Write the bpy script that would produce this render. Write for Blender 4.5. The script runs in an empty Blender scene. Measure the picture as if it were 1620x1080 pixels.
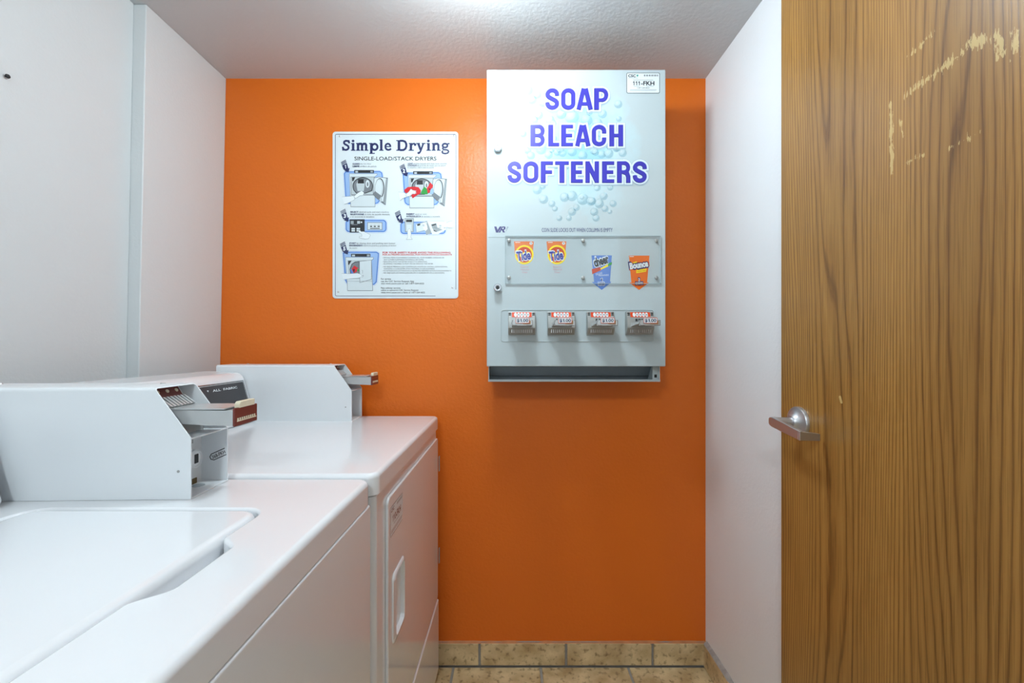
import bpy, bmesh, math, random
from mathutils import Vector, Matrix
from mathutils.geometry import tessellate_polygon

random.seed(7)
scene = bpy.context.scene
COL = scene.collection

# ------------------------------------------------------------------ camera
F = 675.0            # focal length in pixels of the 1620 px wide frame
CX, CY = 811.0, 546.0
EYE = 1.166
cam_d = bpy.data.cameras.new('camera')
cam_d.sensor_width = 36.0
cam_d.lens = 36.0 * F / 1620.0
cam_d.shift_x = -(CX - 810.0) / 1620.0
cam_d.shift_y = (CY - 540.0) / 1620.0
cam_d.clip_start = 0.02
cam = bpy.data.objects.new('camera', cam_d)
COL.objects.link(cam)
cam.location = (0, 0, EYE)
cam.rotation_euler = (math.pi / 2, 0, 0)
scene.camera = cam

# ------------------------------------------------------------------ world, lights, exposure
w = bpy.data.worlds.new('world')
scene.world = w
w.use_nodes = True
w.node_tree.nodes['Background'].inputs[0].default_value = (0.75, 0.85, 1.0, 1)
w.node_tree.nodes['Background'].inputs[1].default_value = 0.15
scene.view_settings.view_transform = 'Standard'
scene.view_settings.look = 'None'
scene.view_settings.exposure = 0.34
scene.view_settings.gamma = 1.0
scene.view_settings.use_curve_mapping = False
GLOBE_STRENGTH = 60.0        # ceiling globe over the machines
REAR_FILL_STRENGTH = 98.0         # added, unseen fill globe behind the camera
GLOBE_COL = (0.82, 0.945, 1.0)

# room numbers
BACK = 1.559
REAR = -1.9
CEIL = 2.14
RIGHT = 0.705

def P(px, py, Y):
    """photo pixel on the plane at depth Y -> point in the room (used for measuring sizes)"""
    return Vector(((px - CX) / F * Y, Y, EYE - (py - CY) / F * Y))

# ------------------------------------------------------------------ materials
def lin(c):
    c = c / 255.0
    return c / 12.92 if c <= 0.04045 else ((c + 0.055) / 1.055) ** 2.4

def rgb(r, g, b):
    return (lin(r), lin(g), lin(b), 1.0)

MATS = {}
def mat(name, col, rough=0.5, metal=0.0, var=0.04, vscale=6.0, bump=0.0, bscale=200.0, coat=0.0, spec=0.5, coords='Object'):
    if name in MATS:
        return MATS[name]
    m = bpy.data.materials.new(name)
    m.use_nodes = True
    nt = m.node_tree
    b = nt.nodes['Principled BSDF']
    b.inputs['Roughness'].default_value = rough
    b.inputs['Metallic'].default_value = metal
    b.inputs['Specular IOR Level'].default_value = spec
    if coat:
        b.inputs['Coat Weight'].default_value = coat
        b.inputs['Coat Roughness'].default_value = 0.06
    tc = nt.nodes.new('ShaderNodeTexCoord')
    n = nt.nodes.new('ShaderNodeTexNoise')
    n.inputs['Scale'].default_value = vscale
    n.inputs['Detail'].default_value = 4
    nt.links.new(tc.outputs[coords], n.inputs['Vector'])
    mx = nt.nodes.new('ShaderNodeMix'); mx.data_type = 'RGBA'
    c2 = tuple(max(0, min(1, v * (1 - var * 2))) for v in col[:3]) + (1,)
    mx.inputs[6].default_value = col
    mx.inputs[7].default_value = c2
    nt.links.new(n.outputs['Fac'], mx.inputs[0])
    nt.links.new(mx.outputs[2], b.inputs['Base Color'])
    if bump:
        n2 = nt.nodes.new('ShaderNodeTexNoise')
        n2.inputs['Scale'].default_value = bscale
        n2.inputs['Detail'].default_value = 3
        nt.links.new(tc.outputs[coords], n2.inputs['Vector'])
        bp = nt.nodes.new('ShaderNodeBump')
        bp.inputs['Strength'].default_value = bump
        bp.inputs['Distance'].default_value = 0.004
        nt.links.new(n2.outputs['Fac'], bp.inputs['Height'])
        nt.links.new(bp.outputs['Normal'], b.inputs['Normal'])
    MATS[name] = m
    return m

M_WALL_L = mat('wall_paint_shade_tone', rgb(212, 215, 216), 0.42, var=0.02, bump=0.16, bscale=120, spec=0.4)  # wall paint darkened; the left wall's dimmer light is put into the colour
M_WALL = mat('painted_white_wall', rgb(238, 240, 243), 0.42, var=0.02, bump=0.16, bscale=120, spec=0.4)  # same paint lightened, standing in for stronger light on the right wall
M_CEIL = mat('painted_ceiling', rgb(206, 207, 208), 0.45, var=0.02, bump=0.25, bscale=90, spec=0.4)
M_ORANGE = mat('orange_paint', rgb(224, 110, 30), 0.36, var=0.03, vscale=3, bump=0.22, bscale=110, spec=0.3)
M_ENAMEL = mat('white_enamel', rgb(232, 233, 236), 0.16, var=0.012, vscale=3, coat=0.3)
M_ENAMEL2 = mat('white_enamel_box', rgb(226, 229, 232), 0.28, var=0.015, vscale=5)
M_POWDER = mat('vendor_white', rgb(186, 198, 202), 0.04, var=0.012, vscale=4)
M_BLACKGAP = mat('dark_gap', rgb(40, 40, 42), 0.7)
M_CHROME = mat('chrome', rgb(205, 208, 212), 0.18, 1.0, var=0.05, vscale=20)
M_STEEL = mat('satin_steel', rgb(205, 205, 208), 0.38, 0.9, var=0.06, vscale=40, bump=0.05, bscale=400)
M_SLIDE = mat('plated_slide', rgb(206, 208, 208), 0.25, 0.45, var=0.06, vscale=30)
M_GREYMETAL = mat('grey_cast_metal', rgb(172, 174, 172), 0.42, 0.45, var=0.12, vscale=60)
M_TRAY = mat('galvanised_tray', rgb(186, 194, 200), 0.4, 0.3, var=0.1, vscale=12)
M_BROWN = mat('brown_plastic', rgb(112, 48, 40), 0.35, var=0.08, vscale=40)
M_CREAM = mat('cream_plastic', rgb(222, 212, 186), 0.45, var=0.06, vscale=50)
M_GROUT = mat('grout', rgb(168, 163, 155), 0.9, var=0.15, vscale=60, bump=0.2, bscale=300)
M_CAULK = mat('caulk', rgb(222, 150, 100), 0.6, var=0.3, vscale=25, bump=0.3, bscale=150)
M_CONSOLE = mat('console_black', rgb(58, 58, 62), 0.35, var=0.05)
M_SIGN = mat('sign_white', rgb(216, 226, 230), 0.3, var=0.012)
M_RUST = mat('rust_stain', rgb(120, 98, 62), 0.8, var=0.25, vscale=80)

def print_mat(name, col, rough=0.3):
    return mat('ink_' + name, col, rough, var=0.03, vscale=30)
INK = {
    'navy': print_mat('navy', rgb(38, 46, 92)),
    'black': print_mat('black', rgb(40, 42, 46)),
    'grey': print_mat('grey', rgb(118, 124, 130)),
    'midgrey': print_mat('midgrey', rgb(152, 162, 166)),
    'lightgrey': print_mat('lightgrey', rgb(186, 197, 201)),
    'white': print_mat('white', rgb(226, 234, 238)),
    'offwhite': print_mat('offwhite', rgb(208, 219, 223)),
    'blue': print_mat('blue', rgb(86, 132, 205)),
    'lightblue': print_mat('lightblue', rgb(150, 182, 226)),
    'red': print_mat('red', rgb(206, 34, 44)),
    'green': print_mat('green', rgb(42, 150, 62)),
    'titleblue': print_mat('titleblue', rgb(62, 58, 172)),
    'titledark': print_mat('titledark', rgb(36, 34, 104)),
    'titlegrey': print_mat('titlegrey', rgb(120, 132, 150)),
    'titlepale': print_mat('titlepale', rgb(214, 228, 238)),
    'shade': print_mat('shade', rgb(168, 188, 202)),
    'orange': print_mat('orange', rgb(238, 112, 32)),
    'tideorange': print_mat('tideorange', rgb(228, 122, 62)),
    'yellow': print_mat('yellow', rgb(250, 222, 30)),
    'redorange': print_mat('redorange', rgb(206, 70, 28)),
    'inkblue': print_mat('inkblue', rgb(44, 58, 158)),
    'cheer': print_mat('cheer', rgb(92, 132, 206)),
    'pink': print_mat('pink', rgb(214, 150, 160)),
    'coinred': print_mat('coinred', rgb(222, 74, 34)),
    'teal': print_mat('teal', rgb(60, 150, 140)),
    'brown': print_mat('brown', rgb(108, 64, 58)),
    'tan': print_mat('tan', rgb(176, 128, 68)),
}

# tile material: mottled beige stone
def tile_material():
    m = bpy.data.materials.new('beige_stone_tile'); m.use_nodes = True
    nt = m.node_tree; b = nt.nodes['Principled BSDF']
    b.inputs['Roughness'].default_value = 0.42
    tc = nt.nodes.new('ShaderNodeTexCoord')
    geo = nt.nodes.new('ShaderNodeNewGeometry')
    n1 = nt.nodes.new('ShaderNodeTexNoise'); n1.inputs['Scale'].default_value = 14; n1.inputs['Detail'].default_value = 7
    nt.links.new(geo.outputs['Position'], n1.inputs['Vector'])
    cr = nt.nodes.new('ShaderNodeValToRGB')
    e = cr.color_ramp.elements
    e[0].position = 0.32; e[0].color = rgb(178, 148, 104)
    e[1].position = 0.66; e[1].color = rgb(224, 200, 156)
    nt.links.new(n1.outputs['Fac'], cr.inputs['Fac'])
    n2 = nt.nodes.new('ShaderNodeTexNoise'); n2.inputs['Scale'].default_value = 55; n2.inputs['Detail'].default_value = 4
    nt.links.new(geo.outputs['Position'], n2.inputs['Vector'])
    cr2 = nt.nodes.new('ShaderNodeValToRGB')
    cr2.color_ramp.elements[0].position = 0.32; cr2.color_ramp.elements[0].color = (0.4, 0.34, 0.28, 1)
    cr2.color_ramp.elements[1].position = 0.46; cr2.color_ramp.elements[1].color = (1, 1, 1, 1)
    nt.links.new(n2.outputs['Fac'], cr2.inputs['Fac'])
    mx = nt.nodes.new('ShaderNodeMix'); mx.data_type = 'RGBA'; mx.blend_type = 'MULTIPLY'; mx.inputs[0].default_value = 0.85
    nt.links.new(cr.outputs[0], mx.inputs[6]); nt.links.new(cr2.outputs[0], mx.inputs[7])
    nt.links.new(mx.outputs[2], b.inputs['Base Color'])
    bp = nt.nodes.new('ShaderNodeBump'); bp.inputs['Strength'].default_value = 0.25; bp.inputs['Distance'].default_value = 0.003
    nt.links.new(n2.outputs['Fac'], bp.inputs['Height']); nt.links.new(bp.outputs['Normal'], b.inputs['Normal'])
    return m
M_TILE = tile_material()

# oak veneer: contour lines of a stretched noise field plus fine pores, with worn paint chips
def oak_material():
    m = bpy.data.materials.new('oak_veneer'); m.use_nodes = True
    nt = m.node_tree; L = nt.links; b = nt.nodes['Principled BSDF']
    b.inputs['Roughness'].default_value = 0.34
    geo = nt.nodes.new('ShaderNodeNewGeometry')
    def mapping(sx, sy, sz):
        mp = nt.nodes.new('ShaderNodeMapping'); mp.inputs['Scale'].default_value = (sx, sy, sz)
        L.new(geo.outputs['Position'], mp.inputs['Vector']); return mp
    def noise(mp, scale, detail, rough=0.5):
        n = nt.nodes.new('ShaderNodeTexNoise'); n.inputs['Scale'].default_value = scale
        n.inputs['Detail'].default_value = detail; n.inputs['Roughness'].default_value = rough
        L.new(mp.outputs[0], n.inputs['Vector']); return n
    def math_(op, a, bb=None, c=None):
        n = nt.nodes.new('ShaderNodeMath'); n.operation = op
        for i, v in enumerate((a, bb, c)):
            if v is None: continue
            if isinstance(v, (int, float)): n.inputs[i].default_value = v
            else: L.new(v, n.inputs[i])
        return n.outputs[0]
    sep = nt.nodes.new('ShaderNodeSeparateXYZ'); L.new(geo.outputs['Position'], sep.inputs[0])
    field = noise(mapping(0.2, 6.0, 0.42), 1.0, 1.5, 0.4)
    wob = noise(mapping(0.2, 40, 5), 1.0, 3.0, 0.5)
    v = math_('MULTIPLY_ADD', field.outputs['Fac'], 24.0, math_('MULTIPLY', sep.outputs[1], 88.0))
    v = math_('ADD', v, math_('MULTIPLY', wob.outputs['Fac'], 0.55))
    fr = math_('FRACT', v)
    # saw-tooth: pale early wood sliding into a thin dark line
    cr = nt.nodes.new('ShaderNodeValToRGB')
    e = cr.color_ramp.elements
    e[0].position = 0.0; e[0].color = rgb(124, 86, 44)
    e[1].position = 1.0; e[1].color = rgb(134, 93, 44)
    for p, c in ((0.10, rgb(166, 120, 64)), (0.45, rgb(178, 132, 72)), (0.84, rgb(166, 119, 62)), (0.94, rgb(128, 90, 48))):
        k = cr.color_ramp.elements.new(p); k.color = (c[0] * 0.88, c[1] * 0.90, c[2] * 0.86) + (1,)
    L.new(fr, cr.inputs['Fac'])
    broad = noise(mapping(0.2, 5.0, 0.3), 1.3, 1.0)
    cb = nt.nodes.new('ShaderNodeValToRGB')
    cb.color_ramp.elements[0].position = 0.3; cb.color_ramp.elements[0].color = (0.78, 0.75, 0.70, 1)
    cb.color_ramp.elements[1].position = 0.7; cb.color_ramp.elements[1].color = (1.12, 1.10, 1.02, 1)
    L.new(broad.outputs['Fac'], cb.inputs['Fac'])
    m1 = nt.nodes.new('ShaderNodeMix'); m1.data_type = 'RGBA'; m1.blend_type = 'MULTIPLY'; m1.inputs[0].default_value = 1.0
    L.new(cr.outputs[0], m1.inputs[6]); L.new(cb.outputs[0], m1.inputs[7])
    pore = noise(mapping(1, 520, 9), 1.0, 2.0)
    cp = nt.nodes.new('ShaderNodeValToRGB')
    cp.color_ramp.elements[0].position = 0.36; cp.color_ramp.elements[0].color = (0.55, 0.5, 0.45, 1)
    cp.color_ramp.elements[1].position = 0.52; cp.color_ramp.elements[1].color = (1, 1, 1, 1)
    L.new(pore.outputs['Fac'], cp.inputs['Fac'])
    m2 = nt.nodes.new('ShaderNodeMix'); m2.data_type = 'RGBA'; m2.blend_type = 'MULTIPLY'; m2.inputs[0].default_value = 0.55
    L.new(m1.outputs[2], m2.inputs[6]); L.new(cp.outputs[0], m2.inputs[7])
    # worn chips along three short strips on the face (where a notice was torn off)
    chipn = noise(mapping(1, 300, 60), 1.0, 3.0, 0.6)
    total = None
    def strip(px0, py0, px1, py1, r, thr):
        nonlocal total
        def dp(px, py):
            Y = DOOR_X * F / (px - CX)
            return Y, EYE - (py - CY) / F * Y
        y0, z0 = dp(px0, py0); y1, z1 = dp(px1, py1)
        dy, dz = y1 - y0, z1 - z0; ln2 = dy * dy + dz * dz
        ry = math_('SUBTRACT', sep.outputs[1], y0); rz = math_('SUBTRACT', sep.outputs[2], z0)
        t = math_('DIVIDE', math_('ADD', math_('MULTIPLY', ry, dy), math_('MULTIPLY', rz, dz)), ln2)
        n = nt.nodes.new('ShaderNodeClamp'); L.new(t, n.inputs[0]); t = n.outputs[0]
        ey = math_('SUBTRACT', ry, math_('MULTIPLY', t, dy)); ez = math_('SUBTRACT', rz, math_('MULTIPLY', t, dz))
        d = math_('SQRT', math_('ADD', math_('MULTIPLY', ey, ey), math_('MULTIPLY', ez, ez)))
        fall = math_('SUBTRACT', 1.0, math_('DIVIDE', d, r))
        s = math_('GREATER_THAN', math_('ADD', math_('MULTIPLY', fall, 0.3), chipn.outputs['Fac']), thr + 0.05)
        s = math_('MULTIPLY', s, math_('GREATER_THAN', fall, 0.0))
        total = s if total is None else math_('MAXIMUM', total, s)
    strip(1436, 148, 1520, 86, 0.012, 0.68)
    strip(1438, 90, 1478, 50, 0.014, 0.74)
    strip(1536, 66, 1552, 66, 0.011, 0.60)
    strip(1576, 55, 1584, 85, 0.010, 0.62)
    strip(1602, 45, 1608, 85, 0.010, 0.70)
    strip(1409, 165, 1411, 275, 0.006, 0.60)
    strip(1424, 190, 1428, 215, 0.008, 0.74)
    strip(1438, 255, 1460, 245, 0.012, 0.76)
    strip(1500, 235, 1548, 210, 0.012, 0.78)
    strip(1329, 628, 1331, 636, 0.003, 0.4)
    m3 = nt.nodes.new('ShaderNodeMix'); m3.data_type = 'RGBA'
    L.new(math_('MULTIPLY', total, 0.6), m3.inputs[0])
    L.new(m2.outputs[2], m3.inputs[6]); m3.inputs[7].default_value = rgb(216, 190, 128)
    L.new(m3.outputs[2], b.inputs['Base Color'])
    bp = nt.nodes.new('ShaderNodeBump'); bp.inputs['Strength'].default_value = 0.08; bp.inputs['Distance'].default_value = 0.001
    L.new(pore.outputs['Fac'], bp.inputs['Height']); L.new(bp.outputs['Normal'], b.inputs['Normal'])
    return m
DOOR_X = 0.648
M_OAK = oak_material()

# door front of the vendor: white powder coat with a printed, cloudy pale teal burst behind the words
def vendor_front_material():
    m = bpy.data.materials.new('vendor_front_print'); m.use_nodes = True
    nt = m.node_tree; L = nt.links; b = nt.nodes['Principled BSDF']
    b.inputs['Roughness'].default_value = 0.035
    geo = nt.nodes.new('ShaderNodeNewGeometry')
    c = P(917, 232, 1.356)
    sub = nt.nodes.new('ShaderNodeVectorMath'); sub.operation = 'SUBTRACT'; sub.inputs[1].default_value = c
    L.new(geo.outputs['Position'], sub.inputs[0])
    sc = nt.nodes.new('ShaderNodeVectorMath'); sc.operation = 'MULTIPLY'; sc.inputs[1].default_value = (1 / 0.20, 0, 1 / 0.25)
    L.new(sub.outputs[0], sc.inputs[0])
    ln = nt.nodes.new('ShaderNodeVectorMath'); ln.operation = 'LENGTH'; L.new(sc.outputs[0], ln.inputs[0])
    n = nt.nodes.new('ShaderNodeTexNoise'); n.inputs['Scale'].default_value = 16; n.inputs['Detail'].default_value = 4
    L.new(geo.outputs['Position'], n.inputs['Vector'])
    a = nt.nodes.new('ShaderNodeMath'); a.operation = 'MULTIPLY_ADD'; a.inputs[1].default_value = 0.9; L.new(n.outputs['Fac'], a.inputs[0]); L.new(ln.outputs['Value'], a.inputs[2])
    cr = nt.nodes.new('ShaderNodeValToRGB')
    e = cr.color_ramp.elements
    e[0].position = 0.45; e[0].color = rgb(150, 194, 206)
    e[1].position = 1.0; e[1].color = rgb(186, 198, 202)
    k = e.new(0.75); k.color = rgb(186, 210, 217)
    d = nt.nodes.new('ShaderNodeMath'); d.operation = 'MULTIPLY'; d.inputs[1].default_value = 0.72; L.new(a.outputs[0], d.inputs[0])
    L.new(d.outputs[0], cr.inputs['Fac'])
    L.new(cr.outputs[0], b.inputs['Base Color'])
    return m

def bubble_material():
    """printed soap bubbles: UV disc, pale centre, teal rim, see-through between"""
    m = bpy.data.materials.new('bubble_print'); m.use_nodes = True
    nt = m.node_tree; L = nt.links; b = nt.nodes['Principled BSDF']
    b.inputs['Roughness'].default_value = 0.1
    uv = nt.nodes.new('ShaderNodeUVMap'); uv.uv_map = 'UVMap'
    ln = nt.nodes.new('ShaderNodeVectorMath'); ln.operation = 'LENGTH'; L.new(uv.outputs[0], ln.inputs[0])
    off = nt.nodes.new('ShaderNodeVectorMath'); off.operation = 'DISTANCE'; off.inputs[1].default_value = (-0.3, 0.35, 0)
    L.new(uv.outputs[0], off.inputs[0])
    cr = nt.nodes.new('ShaderNodeValToRGB')
    e = cr.color_ramp.elements
    e[0].position = 0.0; e[0].color = rgb(240, 248, 250)
    e[1].position = 1.0; e[1].color = rgb(138, 186, 202)
    k = e.new(0.55); k.color = rgb(208, 230, 236)
    L.new(off.outputs['Value'], cr.inputs['Fac'])
    L.new(cr.outputs[0], b.inputs['Base Color'])
    al = nt.nodes.new('ShaderNodeValToRGB')
    q = al.color_ramp.elements
    q[0].position = 0.0; q[0].color = (0.36, 0.36, 0.36, 1)
    q[1].position = 1.0; q[1].color = (0.0, 0.0, 0.0, 1)
    k = q.new(0.82); k.color = (0.36, 0.36, 0.36, 1)
    L.new(ln.outputs['Value'], al.inputs['Fac'])
    L.new(al.outputs[0], b.inputs['Alpha'])
    return m

def clear_material():
    m = bpy.data.materials.new('clear_acrylic'); m.use_nodes = True
    nt = m.node_tree; L = nt.links
    for n in list(nt.nodes):
        if n.type != 'OUTPUT_MATERIAL': nt.nodes.remove(n)
    out = [n for n in nt.nodes][0]
    t = nt.nodes.new('ShaderNodeBsdfTransparent'); t.inputs[0].default_value = (0.985, 0.99, 0.992, 1)
    g = nt.nodes.new('ShaderNodeBsdfGlossy'); g.inputs['Roughness'].default_value = 0.05
    mx = nt.nodes.new('ShaderNodeMixShader')
    mx.inputs[0].default_value = 0.04; L.new(t.outputs[0], mx.inputs[1]); L.new(g.outputs[0], mx.inputs[2])
    L.new(mx.outputs[0], out.inputs[0])
    return m

def glow_material(name, strength):
    m = bpy.data.materials.new(name); m.use_nodes = True
    nt = m.node_tree
    b = nt.nodes['Principled BSDF']
    b.inputs['Base Color'].default_value = (0.9, 0.9, 0.9, 1)
    b.inputs['Emission Color'].default_value = GLOBE_COL + (1,)
    b.inputs['Emission Strength'].default_value = strength
    return m

# ------------------------------------------------------------------ object helpers
def link(name, me, m, parent=None, smooth=None, loc=None):
    if m is not None:
        for k in (m if isinstance(m, (list, tuple)) else [m]):
            me.materials.append(k)
    o = bpy.data.objects.new(name, me)
    COL.objects.link(o)
    if parent is not None:
        o.parent = parent
    if loc is not None:
        o.location = loc
    if smooth is not None:
        me.shade_smooth()
        me.set_sharp_from_angle(angle=math.radians(smooth))
    return o

def wloc(o):
    v = Vector((0, 0, 0))
    while o is not None:
        v += o.location; o = o.parent
    return v

def thing(name, label, cat, loc, group=None):
    o = bpy.data.objects.new(name, None); COL.objects.link(o)
    o.empty_display_size = 0.05
    o.location = loc; o['label'] = label; o['category'] = cat
    if group: o['group'] = group
    return o

def structure(o, label=None):
    o['kind'] = 'structure'
    if label: o['label'] = label
    return o

def mesh_obj(name, verts, faces, m, parent=None, smooth=None, world=True, fmat=None):
    """verts are in room coordinates when world=True (converted to the parent's frame)"""
    off = wloc(parent) if (world and parent is not None) else Vector((0, 0, 0))
    me = bpy.data.meshes.new(name)
    me.from_pydata([tuple(Vector(v) - off) for v in verts], [], faces)
    if fmat:
        for p, k in zip(me.polygons, fmat): p.material_index = k
    bm = bmesh.new(); bm.from_mesh(me)
    bmesh.ops.recalc_face_normals(bm, faces=bm.faces)
    bm.to_mesh(me); bm.free()
    return link(name, me, m, parent, smooth)

BOXF = [(0, 3, 2, 1), (4, 5, 6, 7), (0, 1, 5, 4), (1, 2, 6, 5), (2, 3, 7, 6), (3, 0, 4, 7)]
def boxv(lo, hi):
    x0, y0, z0 = lo; x1, y1, z1 = hi
    return [(x0, y0, z0), (x1, y0, z0), (x1, y1, z0), (x0, y1, z0), (x0, y0, z1), (x1, y0, z1), (x1, y1, z1), (x0, y1, z1)]

def add_bevel(o, r, seg=3, angle=30):
    if r <= 0: return o
    for p in o.data.polygons: p.use_smooth = True
    b = o.modifiers.new('bevel', 'BEVEL')
    b.width = r; b.segments = seg; b.limit_method = 'ANGLE'; b.angle_limit = math.radians(angle)
    b.harden_normals = True; b.use_clamp_overlap = True
    return o

def box(name, lo, hi, m, parent=None, r=0.0, seg=3, world=True):
    o = mesh_obj(name, boxv(lo, hi), BOXF, m, parent, world=world)
    return add_bevel(o, r, seg)

def boxes(name, lst, m, parent=None, r=0.0, seg=2, world=True):
    v = []; f = []
    for lo, hi in lst:
        n = len(v); v += boxv(lo, hi); f += [tuple(i + n for i in q) for q in BOXF]
    return add_bevel(mesh_obj(name, v, f, m, parent, world=world), r, seg)

def prism(name, pts, axis, a0, a1, m, parent=None, r=0.0, seg=3, world=True, smooth=None):
    """pts: 2-D polygon; axis 'x': pts=(y,z); 'y': pts=(x,z); 'z': pts=(x,y)"""
    def mk(p, a):
        return {'x': (a, p[0], p[1]), 'y': (p[0], a, p[1]), 'z': (p[0], p[1], a)}[axis]
    n = len(pts)
    v = [mk(p, a0) for p in pts] + [mk(p, a1) for p in pts]
    f = [tuple(range(n)), tuple(range(2 * n - 1, n - 1, -1))]
    f += [(i, (i + 1) % n, n + (i + 1) % n, n + i) for i in range(n)]
    o = mesh_obj(name, v, f, m, parent, world=world, smooth=smooth)
    return add_bevel(o, r, seg)

def lathe(name, prof, axis, centre, m, parent=None, n=32, world=True, smooth=40):
    """prof: list of (radius, height along axis)"""
    ax = Vector(axis).normalized()
    u = ax.orthogonal().normalized(); w_ = ax.cross(u)
    v = []; f = []
    for r, h in prof:
        for k in range(n):
            a = 2 * math.pi * k / n
            v.append(Vector(centre) + ax * h + (u * math.cos(a) + w_ * math.sin(a)) * r)
    for i in range(len(prof) - 1):
        for k in range(n):
            f.append((i * n + k, i * n + (k + 1) % n, (i + 1) * n + (k + 1) % n, (i + 1) * n + k))
    f.append(tuple(range(n))); f.append(tuple((len(prof) - 1) * n + k for k in range(n)))
    return mesh_obj(name, v, f, m, parent, smooth=smooth, world=world)

def rrect(x0, x1, y0, y1, r, seg=6):
    pts = []
    for cx, cy, a in ((x1 - r, y1 - r, 0), (x0 + r, y1 - r, 90), (x0 + r, y0 + r, 180), (x1 - r, y0 + r, 270)):
        for k in range(seg + 1):
            t = math.radians(a + 90 * k / seg)
            pts.append((cx + r * math.cos(t), cy + r * math.sin(t)))
    return pts

def signed_area(p):
    return 0.5 * sum(p[i][0] * p[(i + 1) % len(p)][1] - p[(i + 1) % len(p)][0] * p[i][1] for i in range(len(p)))

def offset_poly(p, d):
    """offset a closed polygon outwards by d (ccw positive)"""
    if signed_area(p) < 0: p = p[::-1]
    out = []; n = len(p)
    for i in range(n):
        a = Vector(p[i - 1]); b = Vector(p[i]); c = Vector(p[(i + 1) % n])
        e1 = (b - a); e2 = (c - b)
        if e1.length < 1e-9: e1 = e2
        if e2.length < 1e-9: e2 = e1
        e1.normalize(); e2.normalize()
        n1 = Vector((e1.y, -e1.x)); n2 = Vector((e2.y, -e2.x))
        k = n1 + n2; den = 1 + n1.dot(n2)
        out.append(tuple(b + k / max(den, 0.3) * d))
    return out

def slab(name, outer, hole, z0, z1, r_out, r_hole, m, parent, steps=5, fn=None, weighted=True):
    """horizontal plate with rounded-over top edges and one optional hole; fn maps (a,b,c)->room"""
    fn = fn or (lambda a, b, c: (a, b, c))
    if signed_area(outer) < 0: outer = outer[::-1]
    v = []; f = []
    def ring(p, z):
        i = len(v); v.extend(fn(q[0], q[1], z) for q in p); return list(range(i, i + len(p)))
    def join(a, b):
        n = len(a)
        for i in range(n): f.append((a[i], a[(i + 1) % n], b[(i + 1) % n], b[i]))
    def over(p, r, sign):
        rings = [ring(p, z0)]
        if r <= 0:
            rings.append(ring(p, z1)); lastp = p
        else:
            for k in range(steps + 1):
                t = math.pi / 2 * k / steps
                lastp = offset_poly(p, sign * r * (1 - math.cos(t)))
                rings.append(ring(lastp, z1 - r + r * math.sin(t)))
        for a, b in zip(rings, rings[1:]): join(a, b)
        return rings[0], rings[-1], lastp
    o0, o1, op = over(outer, r_out, -1)
    if hole:
        if signed_area(hole) < 0: hole = hole[::-1]
        h0, h1, hp = over(hole, r_hole, 1)
        for lo_, hi_, pa, pb in ((o1, h1, op, hp), (o0, h0, outer, hole)):
            idx = lo_ + hi_
            for t in tessellate_polygon([[Vector((q[0], q[1], 0)) for q in pa], [Vector((q[0], q[1], 0)) for q in pb]]):
                f.append(tuple(idx[i] for i in t))
    else:
        f.append(tuple(o1)); f.append(tuple(o0[::-1]))
    o = mesh_obj(name, v, f, m, parent, smooth=60)
    if weighted:
        wn = o.modifiers.new('wn', 'WEIGHTED_NORMAL'); wn.weight = 100; wn.keep_sharp = True
    return o

# ------------------------------------------------------------------ flat print (lettering, drawings) as thin stacked shapes
_text_cache = {}
def text_shape(s, bold):
    key = (s, bold)
    if key not in _text_cache:
        cu = bpy.data.curves.new('t', 'FONT'); cu.body = s; cu.size = 1.0; cu.offset = bold
        cu.resolution_u = 3; cu.fill_mode = 'FRONT'
        ob = bpy.data.objects.new('t', cu); COL.objects.link(ob)
        dg = bpy.context.evaluated_depsgraph_get()
        me = bpy.data.meshes.new_from_object(ob.evaluated_get(dg))
        vs = [(q.co.x, q.co.y) for q in me.vertices]; fs = [tuple(p.vertices) for p in me.polygons]
        bpy.data.objects.remove(ob); bpy.data.curves.remove(cu); bpy.data.meshes.remove(me)
        _text_cache[key] = (vs, fs)
    return _text_cache[key]

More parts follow.
